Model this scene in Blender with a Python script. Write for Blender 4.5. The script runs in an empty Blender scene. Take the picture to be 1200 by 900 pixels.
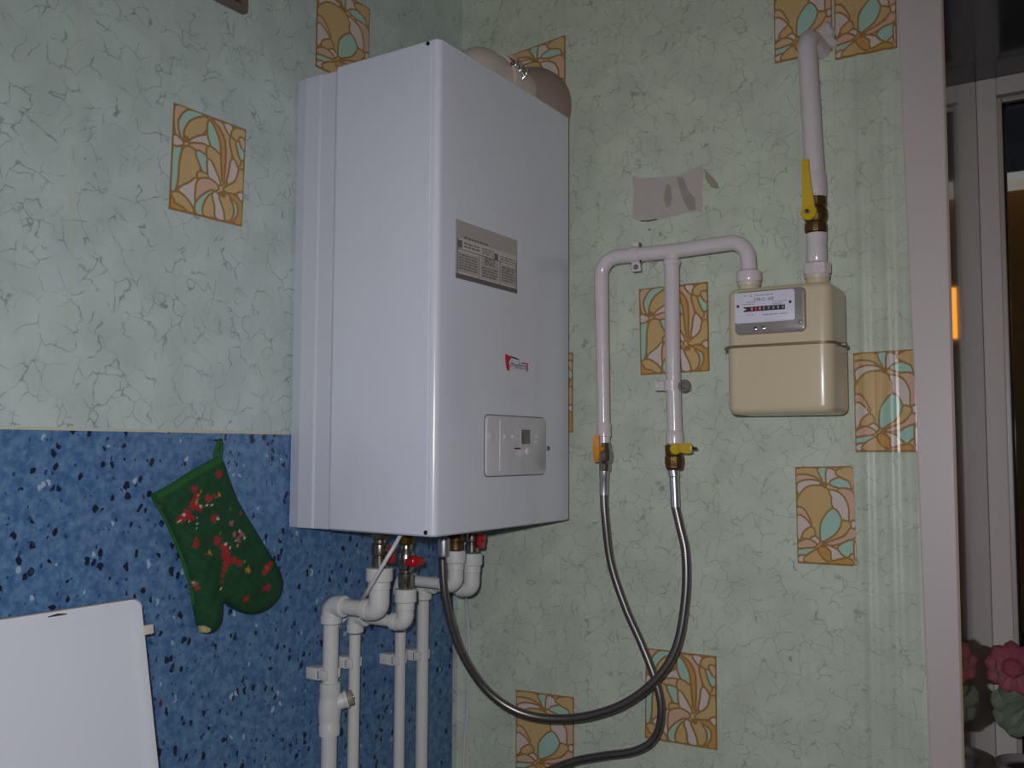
import bpy, bmesh, math, random
from mathutils import Vector, Matrix

random.seed(7)
PI = math.pi
SC = bpy.context.scene
COL = SC.collection

# ------------------------------------------------------------------ camera
FPX = 1088.15                      # focal length in pixels of a 1200 x 900 frame
YAW, PITCH, ROLL = math.radians(32.4326), math.radians(3.9051), math.radians(0.2481)
CAM = Vector((1.1159, -1.5543, 1.55))
FWD = Vector((-math.sin(YAW) * math.cos(PITCH), math.cos(YAW) * math.cos(PITCH), math.sin(PITCH)))
_r = Vector((math.cos(YAW), math.sin(YAW), 0.0))
_u = _r.cross(FWD)
RGT = math.cos(ROLL) * _r + math.sin(ROLL) * _u
UPV = -math.sin(ROLL) * _r + math.cos(ROLL) * _u
cam_data = bpy.data.cameras.new('camera')
cam_data.sensor_fit = 'HORIZONTAL'
cam_data.sensor_width = 36.0
cam_data.lens = FPX / 1200.0 * 36.0
cam_data.clip_start = 0.02
cam = bpy.data.objects.new('camera', cam_data)
COL.objects.link(cam)
cam.matrix_world = Matrix(((RGT.x, UPV.x, -FWD.x, CAM.x), (RGT.y, UPV.y, -FWD.y, CAM.y), (RGT.z, UPV.z, -FWD.z, CAM.z), (0, 0, 0, 1)))
SC.camera = cam

# ------------------------------------------------------------------ exposure, world, flash
SC.view_settings.view_transform = 'Standard'
SC.view_settings.look = 'None'
SC.view_settings.gamma = 1.0
SC.view_settings.exposure = 0.0
world = bpy.data.worlds.new('night')
SC.world = world
world.use_nodes = True
world.node_tree.nodes['Background'].inputs[0].default_value = (0.045, 0.055, 0.075, 1)
world.node_tree.nodes['Background'].inputs[1].default_value = 0.9

fl = bpy.data.lights.new('camera_flash', 'SPOT')
fl.energy = 37.0
fl.color = (0.97, 0.985, 1.06)
fl.spot_size = math.radians(118)
fl.spot_blend = 1.0
fl.shadow_soft_size = 0.012
flo = bpy.data.objects.new('camera_flash', fl)
COL.objects.link(flo)
flo.location = CAM - RGT * 0.03 + UPV * 0.045 - FWD * 0.01
aim = (Vector((0.22, -0.3, 1.40)) - flo.location).normalized()
flo.rotation_euler = aim.to_track_quat('-Z', 'Y').to_euler()


def at(px, py, axis, v):
    """the point of the plane axis = v that the photograph shows at (px, py)"""
    d = FWD + RGT * ((px - 600) / FPX) + UPV * ((450 - py) / FPX)
    i = 'xyz'.index(axis)
    t = (v - CAM[i]) / d[i]
    return CAM + d * t


# ------------------------------------------------------------------ materials
def lin(c):
    return tuple(((x / 12.92) if x <= 0.04045 else ((x + 0.055) / 1.055) ** 2.4) for x in c)


def rgb(r, g, b):
    return lin((r / 255, g / 255, b / 255)) + (1.0,)


MATS = {}


def mat(name, col, rough=0.5, metal=0.0, coat=0.0, var=0.0, vscale=30.0, bump=0.0, bscale=200.0, emit=None, estr=0.0):
    m = bpy.data.materials.new(name)
    m.use_nodes = True
    nt = m.node_tree
    b = nt.nodes['Principled BSDF']
    b.inputs['Base Color'].default_value = col
    b.inputs['Roughness'].default_value = rough
    b.inputs['Metallic'].default_value = metal
    b.inputs['Coat Weight'].default_value = coat
    b.inputs['Coat Roughness'].default_value = 0.12
    if emit:
        b.inputs['Emission Color'].default_value = emit
        b.inputs['Emission Strength'].default_value = estr
    if var or bump:
        tc = nt.nodes.new('ShaderNodeNewGeometry')
    if var:
        n = nt.nodes.new('ShaderNodeTexNoise')
        n.inputs['Scale'].default_value = vscale
        n.inputs['Detail'].default_value = 6
        nt.links.new(tc.outputs['Position'], n.inputs['Vector'])
        mx = nt.nodes.new('ShaderNodeMix')
        mx.data_type = 'RGBA'
        dark = tuple(c * (1 - var) for c in col[:3]) + (1,)
        light = tuple(min(1, c * (1 + var * 0.5)) for c in col[:3]) + (1,)
        mx.inputs[6].default_value = dark
        mx.inputs[7].default_value = light
        nt.links.new(n.outputs['Fac'], mx.inputs[0])
        nt.links.new(mx.outputs[2], b.inputs['Base Color'])
    if bump:
        n2 = nt.nodes.new('ShaderNodeTexNoise')
        n2.inputs['Scale'].default_value = bscale
        n2.inputs['Detail'].default_value = 4
        nt.links.new(tc.outputs['Position'], n2.inputs['Vector'])
        bp = nt.nodes.new('ShaderNodeBump')
        bp.inputs['Strength'].default_value = bump
        bp.inputs['Distance'].default_value = 0.002
        nt.links.new(n2.outputs['Fac'], bp.inputs['Height'])
        nt.links.new(bp.outputs['Normal'], b.inputs['Normal'])
    MATS[name] = m
    return m


class NT:
    """tiny helper for node trees"""
    def __init__(self, m):
        self.t = m.node_tree
        self.b = self.t.nodes['Principled BSDF']

    def n(self, kind, **kw):
        x = self.t.nodes.new(kind)
        for k, v in kw.items():
            setattr(x, k, v)
        return x

    def l(self, a, b):
        self.t.links.new(a, b)

    def math(self, op, a, b=None, clamp=False):
        x = self.n('ShaderNodeMath', operation=op, use_clamp=clamp)
        for i, v in enumerate((a, b)):
            if v is None:
                continue
            if isinstance(v, (int, float)):
                x.inputs[i].default_value = v
            else:
                self.l(v, x.inputs[i])
        return x.outputs[0]

    def ramp(self, v, a, b):
        """smooth 0..1 between a and b"""
        x = self.n('ShaderNodeMapRange', interpolation_type='SMOOTHSTEP')
        x.inputs[1].default_value = a
        x.inputs[2].default_value = b
        self.l(v, x.inputs[0])
        return x.outputs[0]

    def mix(self, f, a, b):
        x = self.n('ShaderNodeMix', data_type='RGBA')
        for i, v in ((0, f), (6, a), (7, b)):
            if isinstance(v, (int, float)):
                x.inputs[i].default_value = v
            elif isinstance(v, tuple):
                x.inputs[i].default_value = v
            else:
                self.l(v, x.inputs[i])
        return x.outputs[2]

    def noise(self, vec, scale, detail=3, rough=0.5):
        x = self.n('ShaderNodeTexNoise')
        x.inputs['Scale'].default_value = scale
        x.inputs['Detail'].default_value = detail
        x.inputs['Roughness'].default_value = rough
        self.l(vec, x.inputs['Vector'])
        return x

    def warp(self, vec, scale, amount, detail=3):
        ns = self.noise(vec, scale, detail)
        s = self.n('ShaderNodeVectorMath', operation='SUBTRACT')
        self.l(ns.outputs['Color'], s.inputs[0])
        s.inputs[1].default_value = (0.5, 0.5, 0.5)
        k = self.n('ShaderNodeVectorMath', operation='SCALE')
        self.l(s.outputs[0], k.inputs[0])
        k.inputs['Scale'].default_value = amount
        a = self.n('ShaderNodeVectorMath', operation='ADD')
        self.l(vec, a.inputs[0])
        self.l(k.outputs[0], a.inputs[1])
        return a.outputs[0]

    def voro(self, vec, scale, feature='DISTANCE_TO_EDGE', rnd=1.0):
        x = self.n('ShaderNodeTexVoronoi', feature=feature)
        x.inputs['Scale'].default_value = scale
        x.inputs['Randomness'].default_value = rnd
        self.l(vec, x.inputs['Vector'])
        return x

    def bump(self, h, strength, dist=0.001):
        x = self.n('ShaderNodeBump')
        x.inputs['Strength'].default_value = strength
        x.inputs['Distance'].default_value = dist
        self.l(h, x.inputs['Height'])
        self.l(x.outputs['Normal'], self.b.inputs['Normal'])


def wallpaper_mat(name, axis, phase, base, vein, zph=0.135, scale=1.0, vs=1.0, gate_lo=0.41):
    """mint paper printed with a cracked glaze and faint cream joints of a tile grid"""
    m = mat(name, base, rough=0.42)
    N = NT(m)
    g = N.n('ShaderNodeNewGeometry').outputs['Position']
    sep = N.n('ShaderNodeSeparateXYZ')
    N.l(g, sep.inputs[0])
    h = sep.outputs[0] if axis == 'x' else sep.outputs[1]
    z = sep.outputs[2]
    # large soft mottling
    mot = N.noise(g, 14, 4).outputs['Fac']
    c = N.mix(N.ramp(mot, 0.3, 0.7), base, tuple(x * 0.86 for x in base[:3]) + (1,))
    # crackle veins at two scales, broken up by noise
    w1 = N.warp(N.warp(g, 16, 0.06, 2), 60, 0.012, 2)
    e1 = N.voro(w1, 29 * scale).outputs['Distance']
    gate = N.ramp(N.noise(g, 30 * scale, 2).outputs['Fac'], gate_lo, gate_lo + 0.16)
    v1 = N.math('MULTIPLY', N.math('SUBTRACT', 1.0, N.ramp(e1, 0.0, 0.030)), gate)
    w2 = N.warp(N.warp(g, 24, 0.05, 2), 70, 0.010, 2)
    e2 = N.voro(w2, 56 * scale).outputs['Distance']
    gate2 = N.ramp(N.noise(g, 21, 2).outputs['Fac'], 0.55, 0.70)
    v2 = N.math('MULTIPLY', N.math('SUBTRACT', 1.0, N.ramp(e2, 0.0, 0.045)), gate2)
    v = N.math('MAXIMUM', N.math('MULTIPLY', v1, 0.72 * vs), N.math('MULTIPLY', v2, 0.38 * vs))
    c = N.mix(v, c, vein)
    # cream joints
    pu = N.math('ABSOLUTE', N.math('SUBTRACT', N.math('FRACT', N.math('DIVIDE', N.math('SUBTRACT', h, phase - 11.3), 0.113)), 0.5))
    pv = N.math('ABSOLUTE', N.math('SUBTRACT', N.math('FRACT', N.math('DIVIDE', N.math('SUBTRACT', z, zph - 15.8), 0.158)), 0.5))
    ju = N.ramp(pu, 0.462, 0.488)
    jv = N.math('MULTIPLY', N.ramp(pv, 0.480, 0.492), 0.45)
    j = N.math('MULTIPLY', N.math('MAXIMUM', ju, jv), N.ramp(N.noise(g, 9, 3).outputs['Fac'], 0.36, 0.66))
    c = N.mix(N.math('MULTIPLY', j, 0.5), c, rgb(198, 196, 178))
    N.l(c, N.b.inputs['Base Color'])
    bm = N.math('ADD', N.math('MULTIPLY', N.noise(g, 60, 4).outputs['Fac'], 0.7), N.math('MULTIPLY', v, -0.2))
    N.bump(bm, 0.25, 0.002)
    return m


MINT = rgb(193, 207, 200)
VEIN = rgb(108, 126, 130)
wp_left = wallpaper_mat('mint wallpaper left', 'y', -0.58 + 0.0565, MINT, VEIN)
wp_back = wallpaper_mat('mint wallpaper back', 'x', 0.0774 + 0.0565, rgb(203, 211, 193), rgb(128, 136, 112), scale=1.2, vs=0.95, gate_lo=0.385)
wp_back2 = wallpaper_mat('mint wallpaper beside trim', 'x', 0.7526 + 0.0565, rgb(200, 208, 190), rgb(128, 136, 112), zph=0.1, scale=1.2, vs=0.8, gate_lo=0.39)

plaster = mat('plaster', rgb(205, 200, 188), 0.85, var=0.12, vscale=20, bump=0.3, bscale=120)
ceil_m = mat('ceiling paint', rgb(214, 210, 200), 0.9)
floor_m = mat('brown linoleum', rgb(120, 92, 66), 0.5, var=0.25, vscale=18)
room_m = mat('beige room wallpaper', rgb(178, 164, 140), 0.8, var=0.1, vscale=10)
trim_m = mat('white trim plastic', rgb(204, 192, 190), 0.4, var=0.04, vscale=6)
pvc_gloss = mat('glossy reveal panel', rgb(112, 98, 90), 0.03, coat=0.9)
pvc = mat('white window profile', rgb(206, 198, 192), 0.6)
gasket = mat('black gasket', rgb(16, 16, 18), 0.5)
enamel = mat('white boiler enamel', rgb(214, 216, 226), 0.24, coat=0.35, bump=0.02, bscale=60)
enamel_side = mat('white casing enamel', rgb(205, 206, 216), 0.28, coat=0.3)
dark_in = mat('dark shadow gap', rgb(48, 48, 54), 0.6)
pp = mat('white polypropylene', rgb(212, 210, 206), 0.38, var=0.04, vscale=25)
paint = mat('white oil paint', rgb(214, 204, 206), 0.26, coat=0.35, var=0.06, vscale=40, bump=0.25, bscale=55)
brass = mat('brass', rgb(150, 112, 52), 0.3, metal=0.9, var=0.3, vscale=90)
old_brass = mat('tarnished brass', rgb(112, 84, 48), 0.45, metal=0.75, var=0.5, vscale=130, bump=0.4, bscale=160)
nickel = mat('nickel plated brass', rgb(176, 168, 156), 0.22, metal=0.95, var=0.25, vscale=80)
alu = mat('crimped aluminium sleeve', rgb(190, 190, 194), 0.34, metal=0.85)
yellow = mat('yellow handle coating', rgb(204, 170, 14), 0.42, coat=0.2, var=0.12, vscale=60)
orange = mat('orange yellow handle coating', rgb(214, 138, 14), 0.42, coat=0.2, var=0.12, vscale=60)
red_h = mat('red handle plastic', rgb(176, 18, 28), 0.35, coat=0.2)
steel = mat('zinc steel', rgb(150, 150, 148), 0.4, metal=0.9)
cream = mat('cream meter enamel', rgb(206, 190, 158), 0.3, coat=0.3, bump=0.04, bscale=40)
rim_m = mat('painted meter seam', rgb(128, 110, 84), 0.4, metal=0.3)
bezel_m = mat('grey meter bezel', rgb(136, 128, 124), 0.35, coat=0.2)
plate_m = mat('white dial plate', rgb(214, 212, 224), 0.3)
ink = mat('black print', rgb(38, 36, 44), 0.5)
ink_soft = mat('grey print', rgb(128, 124, 138), 0.6)
red_ink = mat('dark red counter', rgb(122, 18, 34), 0.4)
white_ink = mat('white digits', rgb(215, 205, 210), 0.5)
label_m = mat('grey rating sticker', rgb(172, 164, 158), 0.45)
label_dk = mat('sticker dark band', rgb(102, 94, 94), 0.45)
label_lt = mat('sticker pale field', rgb(196, 186, 180), 0.5)
label_ink = mat('sticker print', rgb(110, 102, 104), 0.6)
logo_red = mat('logo red', rgb(186, 24, 44), 0.4)
logo_dk = mat('logo dark', rgb(64, 40, 44), 0.4)
panel_m = mat('control panel plastic', rgb(204, 201, 206), 0.2, coat=0.4)
lcd_m = mat('display glass', rgb(92, 88, 84), 0.15, coat=0.5)
flue_m = mat('ivory flue', rgb(208, 196, 184), 0.4, var=0.06, vscale=20)
flue_shadow_m = mat('shadow toned beige flue collar', rgb(150, 130, 116), 0.6, var=0.12, vscale=30)  # shadow on the collar is mixed into this grey-brown
foil = mat('crumpled foil', rgb(205, 210, 216), 0.15, metal=1.0, bump=1.0, bscale=150)
lid_m = mat('white stove enamel', rgb(220, 222, 228), 0.22, coat=0.4)
lid_edge = mat('yellowed lid edge', rgb(206, 198, 184), 0.35)
stove_dk = mat('dark hob enamel', rgb(50, 44, 42), 0.3)
cable_m = mat('white cable sheath', rgb(206, 204, 206), 0.4)
vent_wood = mat('dark brown wood', rgb(74, 56, 48), 0.6, var=0.3, vscale=25)
vent_frame_m = mat('weathered brown frame', rgb(116, 98, 88), 0.6, var=0.2, vscale=30)
hole_m = mat('vent shaft dark', rgb(22, 18, 18), 0.9)
petal_m = mat('dusky pink petals', rgb(164, 88, 102), 0.6, var=0.2, vscale=60)
leaf_m = mat('grey green leaves', rgb(112, 124, 104), 0.6, var=0.2, vscale=60)
pot_m = mat('mauve grey pot', rgb(136, 128, 132), 0.5)
soil_m = mat('potting soil', rgb(48, 36, 28), 0.95, bump=0.6, bscale=90)
brick_m = mat('ochre rendered house wall', rgb(190, 128, 62), 0.9, var=0.6, vscale=2.2)
roof_m = mat('dark roof', rgb(60, 58, 60), 0.7)
pane_glow_m = mat('added amber pane glow', rgb(255, 170, 60), 0.4, emit=rgb(255, 158, 48), estr=2.6)  # glow added outside to give the amber slit on the reveal
eave_glow_m = mat('added eave glow', rgb(230, 224, 210), 0.6, emit=rgb(230, 225, 215), estr=0.22)  # eave glows by itself to put a bright streak in the glass
ground_m = mat('dark ground', rgb(40, 42, 36), 0.95)
fill_lamp_m = mat('opal fill lamp glow', rgb(255, 240, 214), 0.4, emit=rgb(255, 226, 184), estr=5.0)

# petals of the printed tiles
t_line = mat('print outline', rgb(158, 122, 68), 0.3)
t_base = mat('print tan', rgb(210, 180, 138), 0.3)
t_o = mat('print ochre', rgb(206, 174, 120), 0.3, var=0.08, vscale=40)
t_y = mat('print amber', rgb(200, 150, 84), 0.3)
t_p = mat('print pink', rgb(212, 174, 146), 0.3)
t_t = mat('print teal', rgb(166, 202, 184), 0.3)
t_w = mat('print pale', rgb(212, 198, 190), 0.3)
TILE = {'o': t_o, 'y': t_y, 'p': t_p, 't': t_t, 'w': t_w}

# clear window glass
glass = bpy.data.materials.new('window glass')
glass.use_nodes = True
gb = glass.node_tree.nodes['Principled BSDF']
gb.inputs['Base Color'].default_value = (0.9, 0.95, 0.95, 1)
gb.inputs['Roughness'].default_value = 0.02
gb.inputs['Transmission Weight'].default_value = 1.0
gb.inputs['IOR'].default_value = 1.5

# blue speckled vinyl
blue = mat('blue speckled vinyl', rgb(74, 110, 156), 0.35)
N = NT(blue)
g = N.n('ShaderNodeNewGeometry').outputs['Position']
c = N.mix(N.ramp(N.noise(g, 60, 5, 0.7).outputs['Fac'], 0.35, 0.65), rgb(66, 102, 146), rgb(98, 134, 170))
c = N.mix(N.math('MULTIPLY', N.ramp(N.noise(g, 120, 3).outputs['Fac'], 0.58, 0.72), 0.6), c, rgb(104, 142, 170))
wv = N.warp(g, 90, 0.012, 2)


def chips(c, scale, lo, hi, col, off):
    mp = N.n('ShaderNodeMapping')
    mp.inputs['Location'].default_value = (off, off * 1.7, off * 0.6)
    mp.inputs['Scale'].default_value = (1.0, 1.25, 0.85)
    N.l(wv, mp.inputs[0])
    v = N.voro(mp.outputs[0], scale, 'F1')
    sp = N.n('ShaderNodeSeparateColor')
    N.l(v.outputs['Color'], sp.inputs[0])
    size = N.ramp(sp.outputs[0], lo, 1.0)
    d = N.math('SUBTRACT', N.math('MULTIPLY', size, hi), v.outputs['Distance'])
    return N.mix(N.ramp(d, 0.0, 0.06), c, col)


c = chips(c, 66, 0.60, 0.42, rgb(30, 37, 54), 3.1)
c = chips(c, 85, 0.55, 0.34, rgb(48, 70, 110), 11.3)
c = chips(c, 60, 0.86, 0.30, rgb(160, 178, 196), 7.7)
c = chips(c, 45, 0.90, 0.42, rgb(92, 44, 40), 17.9)
N.l(c, N.b.inputs['Base Color'])

# braided steel hose, u along the hose and v around it
braid = mat('braided steel', rgb(120, 114, 112), 0.34, metal=0.85)
N = NT(braid)
uv = N.n('ShaderNodeUVMap').outputs['UV']
sp = N.n('ShaderNodeSeparateXYZ')
N.l(uv, sp.inputs[0])
a = N.math('MULTIPLY', sp.outputs[0], 1500.0)
b_ = N.math('MULTIPLY', sp.outputs[1], 12 * 2 * PI)
s1 = N.math('SINE', N.math('ADD', a, b_))
s2 = N.math('SINE', N.math('SUBTRACT', a, b_))
hgt = N.math('MULTIPLY', s1, s2)
N.l(N.mix(N.ramp(hgt, -0.6, 0.6), rgb(92, 84, 80), rgb(150, 144, 142)), N.b.inputs['Base Color'])
N.bump(hgt, 0.12, 0.0003)

# printed cloth of the mitt
cloth = mat('printed mitt cloth', rgb(20, 90, 40), 0.85)
N = NT(cloth)
at_ = N.n('ShaderNodeVertexColor', layer_name='print')
N.l(at_.outputs['Color'], N.b.inputs['Base Color'])
g = N.n('ShaderNodeNewGeometry').outputs['Position']
N.bump(N.noise(g, 700, 2).outputs['Fac'], 0.35, 0.001)
cloth_edge = mat('green cotton binding', rgb(30, 88, 36), 0.85, bump=0.3, bscale=500)
cloth_tip = mat('worn beige patch', rgb(186, 170, 120), 0.9)
DESIGN_A = """
p 30 970 182 970 100 881 81 745 124 666 47 736
t 201 970 388 970 223 889 172 801 152 682 96 765 96 864
o 437 963 431 869 355 783 201 686 164 734 193 823 279 904
w 466 794 480 717 359 709 235 678 312 738
t 474 939 585 875 653 756 660 639 573 669 484 782
p 237 654 384 690 466 677 459 599 364 627
o 183 616 285 608 352 532 357 434 312 349 128 228 108 378 122 511
t 30 574 107 609 85 470 75 273 30 181
w 30 691 132 647 30 613
t 331 610 461 575 505 417 434 435 371 520
o 377 419 506 404 368 373
o 482 689 598 658 688 577 683 363 559 513 478 596
w 485 564 560 497 647 364 519 387
y 508 965 620 901 691 800 716 635 706 394 673 625 646 789 571 906
p 551 970 678 951 764 818 786 617 735 400 740 641 720 807 635 922
w 688 970 787 966 780 882
o 799 896 845 960 970 970 955 892 861 860
o 782 849 859 807 916 699 908 611 828 696
t 870 836 963 763 967 691 929 694
p 910 876 970 876 970 784
w 819 642 894 556 898 487 774 395 789 515
o 929 555 970 539 970 368 863 321 720 325 881 432
w 331 342 317 194 321 55 234 144 123 202 270 299
p 377 344 520 373 623 318 479 261 388 149 352 135 346 249
o 39 149 121 166 231 111 300 30 150 46 51 90
y 30 107 57 60 188 30 30 30
t 353 119 458 220 578 278 489 179 446 41 359 34
o 468 142 551 239 569 145 606 43 460 34
w 570 243 622 254 723 108 727 32 626 35 610 137
o 665 263 767 273 840 199 835 78 769 30 742 111
t 822 257 915 207 921 98 861 30 887 122 870 198
y 795 286 941 268 970 189 970 30 891 30 940 115 924 216
w 918 312 970 330 970 267
"""
DESIGN_B = """
o 30 970 359 970 454 832 330 887 30 924
p 30 903 257 897 421 842 256 872 31 836
w 51 821 255 852 415 826 203 796 67 721
o 71 695 227 783 466 785 592 703 584 574 424 453 376 258 280 349 207 508 42 597
t 408 970 535 970 503 838 466 880
w 567 970 738 903 571 839 542 844
t 599 830 765 875 901 842 919 767 736 792
o 796 970 967 970 963 782 921 852 772 902 707 937
w 594 750 778 701 869 589 870 467 786 470 633 601 627 688
p 734 760 963 725 967 454 906 449 902 589 830 702
t 626 560 743 458 704 360 456 250 414 294 445 439
o 784 441 895 420 893 389 723 289 493 228 658 299 757 386
p 910 369 970 370 970 297 653 220 521 217 797 285
w 929 435 970 441 970 393 935 392
p 30 567 119 554 219 450 230 409 30 514
w 30 488 229 389 84 302 30 260
o 114 303 252 368 297 299 155 260
w 207 226 300 275 374 229 273 209
p 30 203 179 244 315 192 30 169
t 30 134 309 154 149 106 30 100
w 31 62 128 77 101 30 30 30
o 166 75 341 139 386 81 491 30 149 30
y 370 151 462 179 571 114 567 49 456 71
w 514 187 694 142 798 86 601 56 582 142
t 701 179 929 251 933 139 830 95
p 856 71 947 117 970 30 922 30
y 604 31 829 67 907 30 574 30
w 964 218 970 216 970 76 962 137
"""


# ------------------------------------------------------------------ mesh helpers
class MB:
    def __init__(self):
        self.v, self.f, self.m, self.uv = [], [], [], {}
        self.mats = []
        self.cur = 0

    def use(self, m):
        if m not in self.mats:
            self.mats.append(m)
        self.cur = self.mats.index(m)
        return self

    def face(self, idx, uv=None):
        if uv:
            self.uv[len(self.f)] = uv
        self.f.append(tuple(idx))
        self.m.append(self.cur)

    def poly(self, pts):
        n = len(self.v)
        self.v += [tuple(p) for p in pts]
        self.face(range(n, n + len(pts)))

    def rings(self, rings, cap=True, closed=True, uvl=None):
        n0 = len(self.v)
        k = len(rings[0])
        for r in rings:
            self.v += [tuple(p) for p in r]
        for i in range(len(rings) - 1):
            for j in range(k if closed else k - 1):
                a, b = n0 + i * k + j, n0 + i * k + (j + 1) % k
                u = None
                if uvl:
                    u0, u1 = uvl[i], uvl[i + 1]
                    u = ((u0, j / k), (u0, (j + 1) / k), (u1, (j + 1) / k), (u1, j / k))
                self.face((a, b, b + k, a + k), u)
        if cap:
            self.face(tuple(n0 + j for j in reversed(range(k))))
            self.face(tuple(n0 + (len(rings) - 1) * k + j for j in range(k)))
        return self

    def tube(self, pts, rad, seg=16, cap=True, uv=False):
        pts = [Vector(p) for p in pts]
        rs = rad if isinstance(rad, (list, tuple)) else [rad] * len(pts)
        t0 = (pts[1] - pts[0]).normalized()
        ref = Vector((0, 0, 1)) if abs(t0.z) < 0.9 else Vector((1, 0, 0))
        nrm = t0.cross(ref).normalized()
        rings, uvl, L = [], [], 0.0
        for i, p in enumerate(pts):
            if i == 0:
                t = t0
            elif i == len(pts) - 1:
                t = (pts[i] - pts[i - 1]).normalized()
            else:
                d1, d2 = (pts[i] - pts[i - 1]), (pts[i + 1] - pts[i])
                t = (d1.normalized() + d2.normalized()).normalized() if d1.length > 1e-9 and d2.length > 1e-9 else t0
            nrm = (nrm - t * nrm.dot(t)).normalized()
            bn = t.cross(nrm)
            if i:
                L += (pts[i] - pts[i - 1]).length
            uvl.append(L)
            rings.append([p + (nrm * math.cos(2 * PI * j / seg) + bn * math.sin(2 * PI * j / seg)) * rs[i] for j in range(seg)])
        self.rings(rings, cap, True, uvl if uv else None)
        return self

    def lathe(self, prof, base=(0, 0, 0), axis=(0, 0, 1), seg=24):
        """prof: (r, h) along the axis"""
        a = Vector(axis).normalized()
        ref = Vector((1, 0, 0)) if abs(a.x) < 0.8 else Vector((0, 1, 0))
        e1 = a.cross(ref).normalized()
        e2 = a.cross(e1)
        base = Vector(base)
        self.rings([[base + a * h + (e1 * math.cos(2 * PI * j / seg) + e2 * math.sin(2 * PI * j / seg)) * max(r, 1e-5) for j in range(seg)] for r, h in prof])
        return self

    def box(self, lo, hi):
        x0, y0, z0 = lo
        x1, y1, z1 = hi
        n = len(self.v)
        self.v += [(x0, y0, z0), (x1, y0, z0), (x1, y1, z0), (x0, y1, z0), (x0, y0, z1), (x1, y0, z1), (x1, y1, z1), (x0, y1, z1)]
        for q in ((0, 3, 2, 1), (4, 5, 6, 7), (0, 1, 5, 4), (1, 2, 6, 5), (2, 3, 7, 6), (3, 0, 4, 7)):
            self.face([n + i for i in q])
        return self

    def obox(self, c, ex, ey, ez):
        """oriented box: centre and three half-extent vectors"""
        c, ex, ey, ez = Vector(c), Vector(ex), Vector(ey), Vector(ez)
        n = len(self.v)
        for s in ((-1, -1, -1), (1, -1, -1), (1, 1, -1), (-1, 1, -1), (-1, -1, 1), (1, -1, 1), (1, 1, 1), (-1, 1, 1)):
            self.v.append(tuple(c + ex * s[0] + ey * s[1] + ez * s[2]))
        for q in ((0, 3, 2, 1), (4, 5, 6, 7), (0, 1, 5, 4), (1, 2, 6, 5), (2, 3, 7, 6), (3, 0, 4, 7)):
            self.face([n + i for i in q])
        return self

    def prism(self, poly, frame, h0, h1, bev=0.0):
        """outline poly [(a,b)] in frame (origin, ea, eb, en) pushed from h0 to h1 with an optional bevelled front"""
        o, ea, eb, en = [Vector(q) for q in frame]
        P = lambda a, b, h: o + ea * a + eb * b + en * h
        r = [[P(a, b, h0) for a, b in poly]]
        if bev:
            r.append([P(a, b, h1 - bev) for a, b in poly])
            q = inset(poly, bev * 0.3)
            r.append([P(a, b, h1 - bev * 0.3) for a, b in q])
            q = inset(poly, bev)
            r.append([P(a, b, h1) for a, b in q])
        else:
            r.append([P(a, b, h1) for a, b in poly])
        self.rings(r)
        return self

    def build(self, name, m=None, parent=None, smooth=35, bevel=0.0):
        me = bpy.data.meshes.new(name)
        me.from_pydata(self.v, [], self.f)
        ml = self.mats if self.mats else [m]
        for x in ml:
            me.materials.append(x)
        if self.mats:
            me.polygons.foreach_set('material_index', self.m)
        if self.uv:
            ul = me.uv_layers.new(name='UVMap')
            for fi, u in self.uv.items():
                p = me.polygons[fi]
                for k, li in enumerate(p.loop_indices):
                    ul.data[li].uv = u[k % len(u)]
        bm = bmesh.new()
        bm.from_mesh(me)
        bmesh.ops.recalc_face_normals(bm, faces=bm.faces)
        if bevel:
            ed = [e for e in bm.edges if len(e.link_faces) == 2 and e.calc_face_angle(0) > 0.6]
            bmesh.ops.bevel(bm, geom=ed, offset=bevel, segments=2, profile=0.5, affect='EDGES', clamp_overlap=True)
        bm.to_mesh(me)
        bm.free()
        if smooth:
            me.polygons.foreach_set('use_smooth', [True] * len(me.polygons))
            me.set_sharp_from_angle(angle=math.radians(smooth))
        o = bpy.data.objects.new(name, me)
        COL.objects.link(o)
        if parent:
            o.parent = parent
            if parent.parent:
                M = parent.parent.matrix_basis @ parent.matrix_basis
            else:
                M = parent.matrix_basis
            o.matrix_basis = M.inverted() @ o.matrix_basis
        return o


def inset(poly, d):
    n = len(poly)
    ar = sum(poly[i][0] * poly[(i + 1) % n][1] - poly[(i + 1) % n][0] * poly[i][1] for i in range(n))
    s = 1 if ar > 0 else -1
    out = []
    for i in range(n):
        p0, p1, p2 = Vector(poly[i - 1]), Vector(poly[i]), Vector(poly[(i + 1) % n])
        e1, e2 = (p1 - p0), (p2 - p1)
        n1 = Vector((-e1.y, e1.x)).normalized() * s
        n2 = Vector((-e2.y, e2.x)).normalized() * s
        b = n1 + n2
        if b.length < 1e-6:
            b = n1
        k = d / max(0.35, 0.5 * b.length) if b.length else d
        b = b.normalized()
        out.append(tuple(p1 + b * min(k, d * 2)))
    return out


def rrect(x0, y0, x1, y1, r, seg=5):
    pts = []
    for cx, cy, a0 in ((x1 - r, y1 - r, 0), (x0 + r, y1 - r, 90), (x0 + r, y0 + r, 180), (x1 - r, y0 + r, 270)):
        for i in range(seg + 1):
            a = math.radians(a0 + 90 * i / seg)
            pts.append((cx + r * math.cos(a), cy + r * math.sin(a)))
    return pts


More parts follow.
